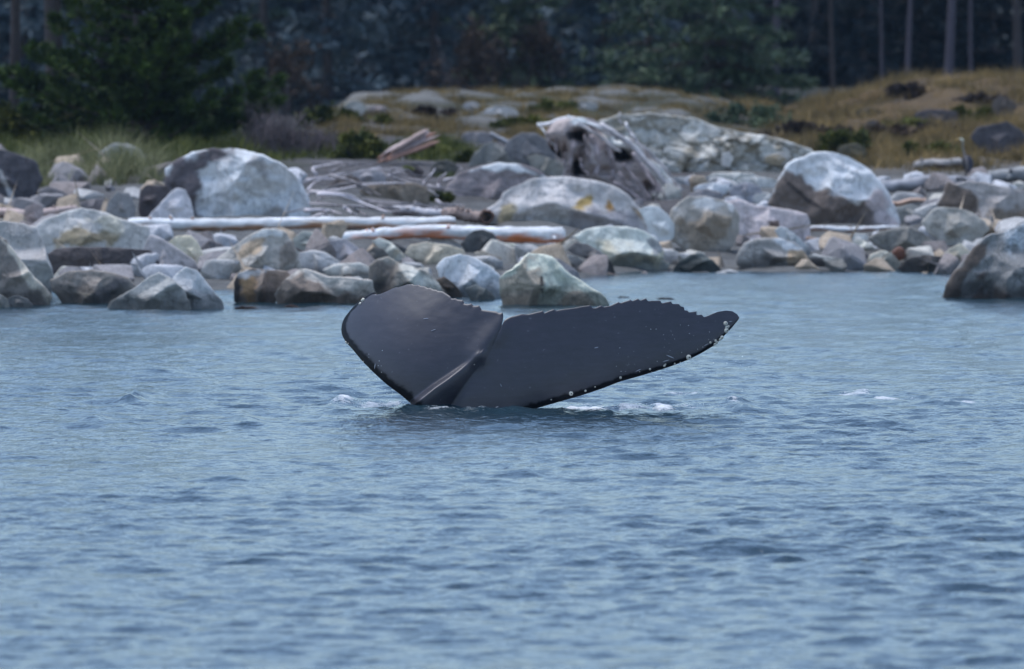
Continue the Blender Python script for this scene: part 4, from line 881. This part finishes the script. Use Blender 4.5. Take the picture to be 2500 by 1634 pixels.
def leafy(name, label, cat, x, d, wx, h, n, mat, seed, size=(.06, .13), k=5, stems=8, group=None):
    r = np.random.default_rng(seed); z0 = ground_z(x, d) - .05; t = empty(name, (x, d, z0), label, cat, group)
    vs, fs, off = [], [], 0
    for i in range(stems):
        a = r.uniform(0, 6.28); e = np.array((math.cos(a) * wx * .7 * r.random(), math.sin(a) * wx * .5, h * r.uniform(.5, .95))); s = np.linspace(0, 1, 6)[:, None]
        c = s * e + np.sin(s * 3) * r.normal(0, .04, 3); v, f, _ = tube(c, np.linspace(.015, .005, 6), 5, 0, 0); vs.append(v); fs += [tuple(q + off for q in ff) for ff in f]; off += len(v)
    mesh_obj('stems', np.vstack(vs), fs, M_TWIG, parent=t)
    cl = r.normal(0, 1, (max(6, n // 60), 3)); cl /= np.linalg.norm(cl, axis=1)[:, None]; cl *= r.uniform(.45, 1, len(cl))[:, None] * np.array((wx, wx * .7, h * .5)); cl[:, 2] += h * .5
    P = cl[r.integers(0, len(cl), n)] + r.normal(0, .16, (n, 3)) * np.array((wx, wx, h)) * .8; P[:, 2] = np.maximum(P[:, 2], .02)
    dn = P - np.array((0, 0, h * .3)); dn /= np.linalg.norm(dn, axis=1)[:, None] + 1e-6
    V, F = tufts(P, dn, r.uniform(*size, n), k, .22, .6, r); mesh_obj('leaves', V, F, mat, parent=t, smooth_sh=False)
    return t
for lab, px, py, w, h, m in (
        ('yellow green shrub at the far left edge below the slim trunk', 30, 350, .75, .75, M_BUSH), ('yellow green shrub between the two dark left trunks and the pine', 175, 352, .62, .62, M_BUSH), ('low green shrub at the left foot of the pine', 235, 352, .4, .35, M_BUSH),
        ('green shrub left of the reddish splintered log', 880, 392, .50, .52, M_BUSH), ('small green shrub right of the reddish splintered log', 1060, 385, .36, .28, M_BUSH), ('dark green sprig over the mossy stone', 1140, 402, .16, .22, M_BUSH),
        ('olive shrub at the left end of the middle rise', 800, 312, .55, .45, M_BUSH), ('rusty orange low shrub beside the beach grass', 245, 372, .22, .22, M_RUST), ('dark low thicket at the foot of the wide fir', 1830, 318, .8, .5, M_FIR),
        ('brown thicket where the outcrop meets the golden bank', 1960, 345, .8, .35, M_RUST), ('yellow tuft in the notch of the white outcrop', 1922, 385, .16, .2, M_BUSH), ('dark olive shrub at the left foot of the golden bank', 2060, 392, .5, .5, M_BUSH), ('olive brown thicket low on the golden bank, left part', 2150, 345, .55, .30, M_RUST), ('dark green patch of scrub in the middle of the golden bank', 2225, 325, .6, .26, M_BUSH), ('brown scrub under the long dark rock', 2300, 335, .7, .25, M_RUST),
        ('scrub on the crest of the golden bank', 2230, 232, .5, .25, M_RUST), ('olive scrub behind the heron', 2370, 300, .45, .3, M_BUSH), ('brown scrub right of the long dark rock', 2395, 262, .5, .3, M_RUST), ('dark scrub above the squared grey log', 2270, 385, .5, .26, M_BUSH),
        ('brown scrub on the middle rise above the splintered log', 1060, 288, .5, .22, M_RUST), ('olive scrub on the right part of the middle rise', 1350, 275, .5, .22, M_BUSH), ('low olive scrub above the shadowy grey boulder', 1265, 312, .5, .25, M_BUSH), ('yellowish scrub below the tilted pale rock', 900, 308, .5, .3, M_BUSH),
        ('green weeds beside the hollow ring end', 1075, 495, .14, .16, M_BUSH)):
    d = hit(px, py + (14 if px < 300 else 0)); leafy('shrub', lab, 'shrub', px_x(px, d), d, w, h, int(900 * (w + .3)), m, int(px + py))
for lab, px, d, w, h, seed in (('rust leaved bush in the far wood above the middle rise', 1110, 290, 1.0, 1.8, 4), ('brownish bush in the far wood right of the pine', 700, 290, 1.2, 1.7, 5), ('reddish bush in the far wood over the scree', 1270, 291, .9, 2.2, 6)):
    leafy('shrub', lab, 'shrub', px_x(px, d), d, w, h, 420, M_RUST, seed, (.1, .22))
# leafless twigs right of the pine
def dead_shrub(label, px, py, w, h, n, seed):
    r = np.random.default_rng(seed); d = hit(px, py); x = px_x(px, d); z0 = ground_z(x, d) - .03; vs, fs, off = [], [], 0
    for i in range(n):
        b = np.array((r.normal(0, w * .45), r.normal(0, .3), 0)); e = b + np.array((r.normal(0, w * .35), r.normal(0, .25), h * r.uniform(.4, 1.05))); s = np.linspace(0, 1, 7)[:, None]
        c = b + (e - b) * s + np.sin(s * 3.1) * r.normal(0, .07, 3); v, f, _ = tube(c, np.linspace(.012, .004, 7), 4, 0, 0); vs.append(v); fs += [tuple(q + off for q in ff) for ff in f]; off += len(v)
        for k in range(3):
            p = c[r.integers(2, 6)]; q = p + np.array((r.normal(0, .16), r.normal(0, .1), r.uniform(.05, .25))); v, f, _ = tube(np.linspace(p, q, 4), np.linspace(.006, .003, 4), 4, 0, 0); vs.append(v); fs += [tuple(a + off for a in ff) for ff in f]; off += len(v)
    o = mesh_obj('dead_shrub', np.vstack(vs), fs, M_TWIG, loc=None); o.location = (x, d, z0); tag(o, label, 'shrub')
dead_shrub('leafless purple grey thicket right of the shaggy pine', 690, 385, .55, .85, 150, 1)
dead_shrub('taller bare twigs against the pine\'s right edge', 632, 370, .3, .95, 80, 2)
dead_shrub('low bare twigs before the olive shrub', 770, 380, .45, .5, 90, 3)
# the wood behind all single trees, one mass
def far_wood():
    r = np.random.default_rng(9); n = 15000
    x = r.uniform(-34, 34, n); d = r.uniform(326, 352, n); h = r.random(n) ** .8 * (11 + 2.5 * np.sin(x * .9) + 2 * np.sin(x * 2.3 + 1)) - .2
    P = np.stack([x, d, h + 1.5], 1); dn = r.normal(0, 1, (n, 3)) + np.array((0, -.5, -.2)); dn /= np.linalg.norm(dn, axis=1)[:, None]
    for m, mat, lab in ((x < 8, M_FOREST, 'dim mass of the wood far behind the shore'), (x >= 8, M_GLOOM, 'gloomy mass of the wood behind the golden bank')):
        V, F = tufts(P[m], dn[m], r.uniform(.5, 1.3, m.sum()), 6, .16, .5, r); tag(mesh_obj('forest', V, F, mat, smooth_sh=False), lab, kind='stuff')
far_wood()

# ------------------------------------------------------------------ the whale's tail
WD = CAM_H * F_PX / (1000 - 17.0)                      # where the tail meets the water
def whale():
    f1 = lambda p: [(820 + a / 4.577, 690 + b / 4.577) for a, b in p]; f2 = lambda p: [(1220 + a / 3.839, 720 + b / 3.839) for a, b in p]
    NOTCH = (1224.5, 797)
    Llead = f1([(440,140),(420,131),(370,150),(300,195),(240,245),(180,300),(120,370),(75,430),(50,490),(40,560),(50,620),(90,690),(170,770),(280,895),(400,1010),(560,1150),(730,1270),(850,1370)]) + [(1040, 1018), (1112, 1058)]
    Ltrail = f1([(440,140),(438,176),(500,152),(545,137),(585,112),(620,90),(660,76),(690,74),(740,58),(790,40),(850,35),(872,45),(930,40),(945,56),(990,58),(1022,76),(1060,75),(1082,90),(1130,96),(1142,108),(1195,110),(1240,140),(1280,165),(1296,190),(1340,186),(1362,200),(1420,205),(1432,244),(1480,250),(1512,240),(1540,270),(1600,262),(1630,310),(1700,318),(1790,328),(1830,345),(1863,338),(1872,380),(1866,430)]) + [NOTCH]
    Rlead = f2([(2258,228),(2250,250),(2200,310),(2130,385),(2020,490),(1900,560),(1780,620),(1600,685),(1440,735),(1300,775),(1130,820),(960,885),(760,950),(560,1005),(400,1050),(240,1095)]) + [(1215, 1032), (1112, 1058)]
    Rtrail = f2([(2258,228),(2240,200),(2190,170),(2130,163),(2050,175),(1950,215),(1922,222),(1905,200),(1850,202),(1855,170),(1780,177),(1768,160),(1738,157),(1735,130),(1700,117),(1685,98),(1625,97),(1610,72),(1525,90),(1510,65),(1430,66),(1395,70),(1375,42),(1320,62),(1300,45),(1245,67),(1230,55),(1130,87),(1120,74),(1040,110),(975,120),(955,105),(900,130),(870,131),(850,104),(790,111),(700,128),(590,140),(525,153),(510,139),(470,151),(415,176),(405,153),(330,171),(260,187),(205,182),(150,198),(100,210),(62,228),(40,246)]) + [NOTCH]
    ridge = np.array(f1([(700,1520),(850,1375),(960,1290),(1100,1180),(1250,1080),(1380,985),(1500,890),(1550,835),(1595,798)]))
    spine = np.array(f1([(1595,798),(1680,660),(1780,560),(1850,490)]))
    def along(poly, n, power=1.0):
        p = np.array(poly, float); s = np.r_[0, np.cumsum(np.hypot(*np.diff(p, axis=0).T))]; t = np.linspace(0, 1, n) ** power * s[-1]
        return np.stack([np.interp(t, s, p[:, 0]), np.interp(t, s, p[:, 1])], 1)
    def seg_dist(q, line):
        best = np.full(len(q), 1e9); sg = np.zeros(len(q)); u = np.zeros(len(q)); acc = 0
        tot = np.hypot(*np.diff(line, axis=0).T).sum()
        for a, b in zip(line[:-1], line[1:]):
            e = b - a; L = np.hypot(*e); t = np.clip(((q - a) @ e) / L ** 2, 0, 1); dv = q - a - t[:, None] * e; dist = np.hypot(*dv.T)
            side = np.sign(e[0] * dv[:, 1] - e[1] * dv[:, 0]); m = dist < best
            best = np.where(m, dist, best); sg = np.where(m, side, sg); u = np.where(m, (acc + t * L) / tot, u); acc += L
        return best, sg, u
    def depth(q):
        x, y = q.T
        left = np.clip((1224 - x) / 395, 0, 1.05); right = np.clip((x - 1224) / 585, 0, 1.05); up = np.clip((1005 - y) / 300, -.3, 1.1)
        yv = .34 * left ** 1.5 + 1.5 * np.clip(left - .45, 0, 1) ** 2 + .55 * left * np.clip(up - .25, 0, 1) ** 2 + .55 * right ** 1.5 + .10 * up + .20 * up ** 2 * (.4 + left)
        # the keel of the tail stock stands out in front of the flukes
        dist, sg, u = seg_dist(q, ridge)
        Hh = .29 * (1 - smooth(.05, 1.0, u)) + .02; wr = 82 * (1 - .82 * smooth(0, 1, u)) + 8
        e = np.where(sg < 0, np.exp(-(dist / 5.0) ** 2), np.clip(1 - (dist / wr) ** 1.6, 0, 1) ** 1.2)
        yv = yv - Hh * e
        # shallow groove at the right foot of the keel, soft spine from the keel to the notch
        g_ = np.where(sg > 0, np.exp(-((dist - wr * 1.05) / 12) ** 2), 0) * .035 * (1 - u)
        d2, s2, u2 = seg_dist(q, spine); yv = yv + g_ - .055 * np.exp(-(d2 / 26) ** 2) * (1 - .3 * u2)
        nz = np.array([fbm(a * .012, b * .02, 4, 4) for a, b in q]); return yv + nz * .004
    NS = 64
    V, F, K, off = [], [], [], 0
    sfrac = np.r_[np.linspace(0, 1, 14) ** 2 * .06, np.linspace(.06, 1, NS - 13)[1:]]
    for lead, trail, n in ((Llead, Ltrail, 230), (Rlead, Rtrail, 300)):
        A, B = along(lead, n, 1.15), along(trail, n, 1.15); t = np.linspace(0, 1, n) ** 1.0
        # smooth the leading edge only; the trailing edge keeps its teeth
        for _ in range(6): A[1:-1] = (A[:-2] + 2 * A[1:-1] + A[2:]) / 4
        for sgn in (1, -1):
            Bs = B.copy()
            for _ in range(40): Bs[1:-1] = (Bs[:-2] + 2 * Bs[1:-1] + Bs[2:]) / 4
            tw = smooth(.93, 1.0, sfrac)[None, :, None]
            q = (A[:, None] * (1 - sfrac)[None, :, None] + Bs[:, None] * sfrac[None, :, None] + (B - Bs)[:, None] * tw).reshape(-1, 2)
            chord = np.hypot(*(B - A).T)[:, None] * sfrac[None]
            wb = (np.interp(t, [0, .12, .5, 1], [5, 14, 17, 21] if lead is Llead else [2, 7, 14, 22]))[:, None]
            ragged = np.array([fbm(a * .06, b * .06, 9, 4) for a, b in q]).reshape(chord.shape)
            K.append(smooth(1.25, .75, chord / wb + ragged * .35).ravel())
            th = (.02 + .125 * t ** .8)[:, None] * (5 * (.2969 * np.sqrt(sfrac) - .126 * sfrac - .3516 * sfrac ** 2 + .2843 * sfrac ** 3 - .1036 * sfrac ** 4))[None] / 1.0
            yy = depth(q) - sgn * (th.ravel() * .9 + .002)
            a = (q[:, 0] - 1250) / F_PX; v_ = (817 - q[:, 1]) / F_PX; b = math.cos(PITCH) + v_ * math.sin(PITCH); c = v_ * math.cos(PITCH) - math.sin(PITCH)
            P = np.stack([a / b * WD, WD + yy, CAM_H + c / b * WD], 1); V.append(P)
            idx = np.arange(n * NS).reshape(n, NS) + off; qd = np.stack([idx[:-1, :-1], idx[:-1, 1:], idx[1:, 1:], idx[1:, :-1]], -1).reshape(-1, 4)
            F.append(qd if sgn > 0 else qd[:, ::-1]); off += n * NS
            if sgn > 0: fr = idx
            else:
                for ea, eb in ((fr[:, 0], idx[:, 0]), (fr[:, -1], idx[:, -1]), (fr[0], idx[0])):
                    F.append(np.stack([ea[:-1], ea[1:], eb[1:], eb[:-1]], -1))
    # tail stock going down under the surface
    pts = curve_pts([(-.55, WD + .12, -.12), (-.50, WD + .3, -.5), (-.35, WD + .7, -1.2), (-.1, WD + 1.4, -2.4)], 14)
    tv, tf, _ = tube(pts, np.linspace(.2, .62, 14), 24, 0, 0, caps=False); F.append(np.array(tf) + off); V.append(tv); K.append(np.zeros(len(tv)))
    V = np.vstack(V); F = np.vstack(F)
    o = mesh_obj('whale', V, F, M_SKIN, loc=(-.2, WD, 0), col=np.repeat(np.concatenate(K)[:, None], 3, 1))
    bm = bmesh.new(); bm.from_mesh(o.data); bmesh.ops.remove_doubles(bm, verts=bm.verts, dist=.0012); bmesh.ops.recalc_face_normals(bm, faces=bm.faces); bm.to_mesh(o.data); bm.free()
    o.data.polygons.foreach_set('use_smooth', np.ones(len(o.data.polygons), bool))
    tag(o, 'dark slate tail flukes of a diving whale rising out of the sea', 'whale')
    # barnacles and scars sit on the skin
    me = o.data; co = np.empty(len(me.vertices) * 3); me.vertices.foreach_get('co', co); co = co.reshape(-1, 3); no = np.empty(len(me.vertices) * 3); me.vertices.foreach_get('normal', no); no = no.reshape(-1, 3)
    W = co + np.array((-.2, WD, 0)); sx = 1250 + W[:, 0] / W[:, 1] * F_PX; sy = 17 + (CAM_H - W[:, 2]) / W[:, 1] * F_PX
    def skin(px, py):
        m = np.hypot(sx - px, sy - py); near = np.where(m < max(2.5, m.min() + 1.5))[0]; i = near[np.argmin(W[near, 1])]; nn = Vector(no[i])
        if nn.y > .2: nn = Vector((nn.x, -.3, nn.z)).normalized()
        return Vector(co[i]), nn
    prof = [(1.0, 0), (.98, .25), (.8, .62), (.52, .85), (.30, .88), (.22, .55), (0.02, .5)]; n = 14
    bv = [(r0 * math.cos(2 * math.pi * j / n) * (1 + .05 * (-1) ** j), r0 * math.sin(2 * math.pi * j / n) * (1 + .05 * (-1) ** j), h) for r0, h in prof for j in range(n)]
    bf = [(i * n + j, i * n + (j + 1) % n, (i + 1) * n + (j + 1) % n, (i + 1) * n + j) for i in range(len(prof) - 1) for j in range(n)]
    bmz = bpy.data.meshes.new('barnacle'); bmz.from_pydata(bv, [], bf); bmz.materials.append(M_BARN); bmz.materials.append(M_DARK)
    for p in bmz.polygons: p.use_smooth = True; p.material_index = 1 if p.index >= 4 * n else 0
    spots = f2([(2125,266),(2132,303),(2134,340),(2150,290),(2106,415),(2090,430),(2032,438),(2062,462),(2042,480),(1980,442),(1778,590),(672,932),(1135,783),(1413,700),(1546,676),(812,905),(895,874),(1645,655),(1700,640),(490,990),(1555,660),(2025,470)]); rad = [5.5,4.5,6,3,5,3.5,3.5,4,3.5,2.8,6.5,5.5,3.2,2.6,3,2.8,1.8,2.2,1.6,1.6,2,2.5]
    spots += f1([(296,190),(262,230),(92,668),(125,682),(280,897),(1550,932)]); rad += [5.5, 4, 3.4, 1.6, 1.8, 1.2]
    for (px, py), r0 in zip(spots, rad):
        p, nn = skin(px, py); b = bpy.data.objects.new('barnacle', bmz); COL.objects.link(b); b.parent = o; k = r0 / F_PX * WD
        b.location = p - nn * k * .1; b.rotation_euler = nn.to_track_quat('Z', 'Y').to_euler(); b.scale = (k, k, k * .95)
    for fn, (a, b_), (c, d_), wd in ((f1, (425,965), (446,898), 2.6), (f1, (970,402), (1035,398), 1.7), (f1, (1055,532), (1110,525), 1.7), (f2, (1565,560), (1645,598), 2.2), (f2, (1275,730), (1335,685), 1.4), (f2, (885,505), (932,492), 1.6), (f2, (1530,630), (1600,612), 1.6), (f2, (1915,482), (1965,460), 1.1), (f1, (1845,1130), (1855,1165), 1.2), (f2, (2150,245), (2185,240), 1.6)):
        (ax, ay), (bx, by) = fn([(a, b_), (c, d_)]); pa, na = skin(ax, ay); pb, nb = skin(bx, by); ax_ = (pb - pa); nn = (na + nb).normalized(); s = ax_.cross(nn).normalized() * wd / F_PX * WD * .5; vv = []
        for t in np.linspace(0, 1, 7):
            e = math.sin(math.pi * t); q = pa + ax_ * t + nn * .004; vv += [q - s * e, q + nn * .004 * e, q + s * e]
        sc = mesh_obj('scar', [tuple(v) for v in vv], [(3 * i + j, 3 * i + j + 1, 3 * i + j + 4, 3 * i + j + 3) for i in range(6) for j in (0, 1)], M_SCAR); sc.parent = o
whale()

# drops thrown up where the tail cuts the water and running off its edges
def spray():
    r = np.random.default_rng(31); ico = bmesh.new(); bmesh.ops.create_icosphere(ico, subdivisions=1, radius=1); iv = np.array([v.co for v in ico.verts]); fi = np.array([[v.index for v in f.verts] for f in ico.faces]); ico.free()
    P, rad = [], []
    for n, x0, x1, y0, y1, rr in ((90, 800, 900, 974, 1003, .9), (90, 870, 1000, 982, 1002, 1.2), (60, 985, 1120, 994, 1006, 1.5), (34, 1200, 1275, 992, 1006, 1.4), (46, 830, 960, 850, 985, .9), (60, 1500, 1830, 790, 960, .9), (50, 1320, 1700, 985, 1010, 1.1), (30, 1640, 1800, 985, 1000, 1.0)):
        for _ in range(n):
            P.append(at(r.uniform(x0, x1), r.uniform(y0, y1), WD + r.uniform(-.25, .5))); rad.append(rr * r.uniform(.5, 1.2) / F_PX * WD)
    P, rad = np.array(P), np.array(rad); V = (P[:, None] + iv[None] * rad[:, None, None]).reshape(-1, 3); F = (fi[None] + (np.arange(len(P)) * len(iv))[:, None, None]).reshape(-1, 3)
    tag(mesh_obj('spray', V, F, M_SPRAY), 'white water drops splashing round the whale tail', kind='stuff')
spray()

# ------------------------------------------------------------------ heron
def heron():
    d = hit(2360, 452) + .6; s = d / F_PX; P0 = at(2356, 441, d); c = lambda px, py, off=0: tuple((at(px, py, d) + np.array((0, off, 0))))
    path = [c(2366, 424, .02), c(2365, 412, .02), c(2362, 398), c(2358, 385), c(2354, 375), c(2351, 366), c(2350, 357), c(2351, 349), c(2351, 343), c(2348, 338.5), c(2344, 338), c(2339, 340), c(2333, 342)]
    rad = np.array([1.5, 5.5, 9, 9.5, 7, 3.4, 2.0, 1.7, 1.9, 3.0, 2.6, 1.2, .3]) * s
    p = curve_pts(path, 40); rr = np.interp(np.linspace(0, 12, 40), np.arange(13), rad); V, F, A = tube(p, rr, 14, .03, 2); C = np.ones((len(V), 4)); C[:, :3] = alb((86, 88, 96))
    zz = V[:, 2]; C[zz > at(0, 362, d)[2], :3] = alb((92, 96, 94)); C[zz > at(0, 345, d)[2], :3] = alb((140, 150, 148))
    Vs, Fs, Cs, off = [V], [tuple(f) for f in F], [C], len(V)
    for dx in (-3, 2):
        v, f, _ = tube([c(2362 + dx, 416), c(2358 + dx * .6, 428), c(2357 + dx * .6, 440), c(2354 + dx * .6, 443)], np.array([2.2, 1.1, .9, .8]) * s, 8, 0, 0); Vs.append(v); Fs += [tuple(q + off for q in ff) for ff in f]; off += len(v); k = np.ones((len(v), 4)); k[:, :3] = alb((52, 48, 46)); Cs.append(k)
    k = NT('heron_feathers'); a = k.attr(); n1 = k.noise(k.coords((12, 12, 3)), 4, 4, .6); k.l(k.mix(a.outputs['Color'], k.ramp(n1, [(.3, g(.65)), (.7, g(1.25))]), .8, 'MULTIPLY'), k.b.inputs['Base Color']); k.b.inputs['Roughness'].default_value = .8
    o = mesh_obj('heron', np.vstack(Vs), Fs, k.m, col=np.vstack(Cs), loc=tuple(P0)); tag(o, 'grey heron standing upright with folded dark wings on driftwood', 'heron')
    for nm, pts, rd, q, yo in (('wing', [(2364, 380), (2369, 392), (2371, 406), (2367, 420), (2364, 427)], [3, 6, 6, 4, 1], (40, 44, 58), -.06), ('wing', [(2352, 384), (2351, 396), (2354, 408), (2358, 420)], [2, 3.4, 3.2, 1], (46, 46, 52), -.05), ('bill', [(2341, 339.5), (2336, 341), (2328, 343.5)], [1.7, 1.2, .3], (120, 108, 70), 0)):
        v, f, _ = tube(curve_pts([c(a_, b_, yo) for a_, b_ in pts], 12), np.interp(np.linspace(0, 1, 12), np.linspace(0, 1, len(rd)), rd) * s, 10, .04, 4); kk = np.ones((len(v), 4)); kk[:, :3] = alb(q)
        w = mesh_obj(nm, v, f, k.m, parent=o, col=kk, loc=tuple(v[0]))
heron()

# ------------------------------------------------------------------ the damp air over the shore
def haze():
    x0, x1, y0, y1, z0, z1 = -620, 620, -420, 2420, -40, 34
    v = [(x, y, z) for x in (x0, x1) for y in (y0, y1) for z in (z0, z1)]
    f = [(0, 1, 3, 2), (4, 6, 7, 5), (0, 4, 5, 1), (2, 3, 7, 6), (0, 2, 6, 4), (1, 5, 7, 3)]
    m = bpy.data.materials.new('damp_air'); m.use_nodes = True; nt = m.node_tree; nt.nodes.clear()
    out = nt.nodes.new('ShaderNodeOutputMaterial'); pv = nt.nodes.new('ShaderNodeVolumePrincipled')
    pv.inputs['Color'].default_value = (.50, .72, 1.0, 1); pv.inputs['Density'].default_value = .00006; pv.inputs['Anisotropy'].default_value = .2
    nt.links.new(pv.outputs[0], out.inputs['Volume'])
    tag(mesh_obj('haze', v, f, m, smooth_sh=False), 'thin damp air over the shore', kind='stuff')
haze()
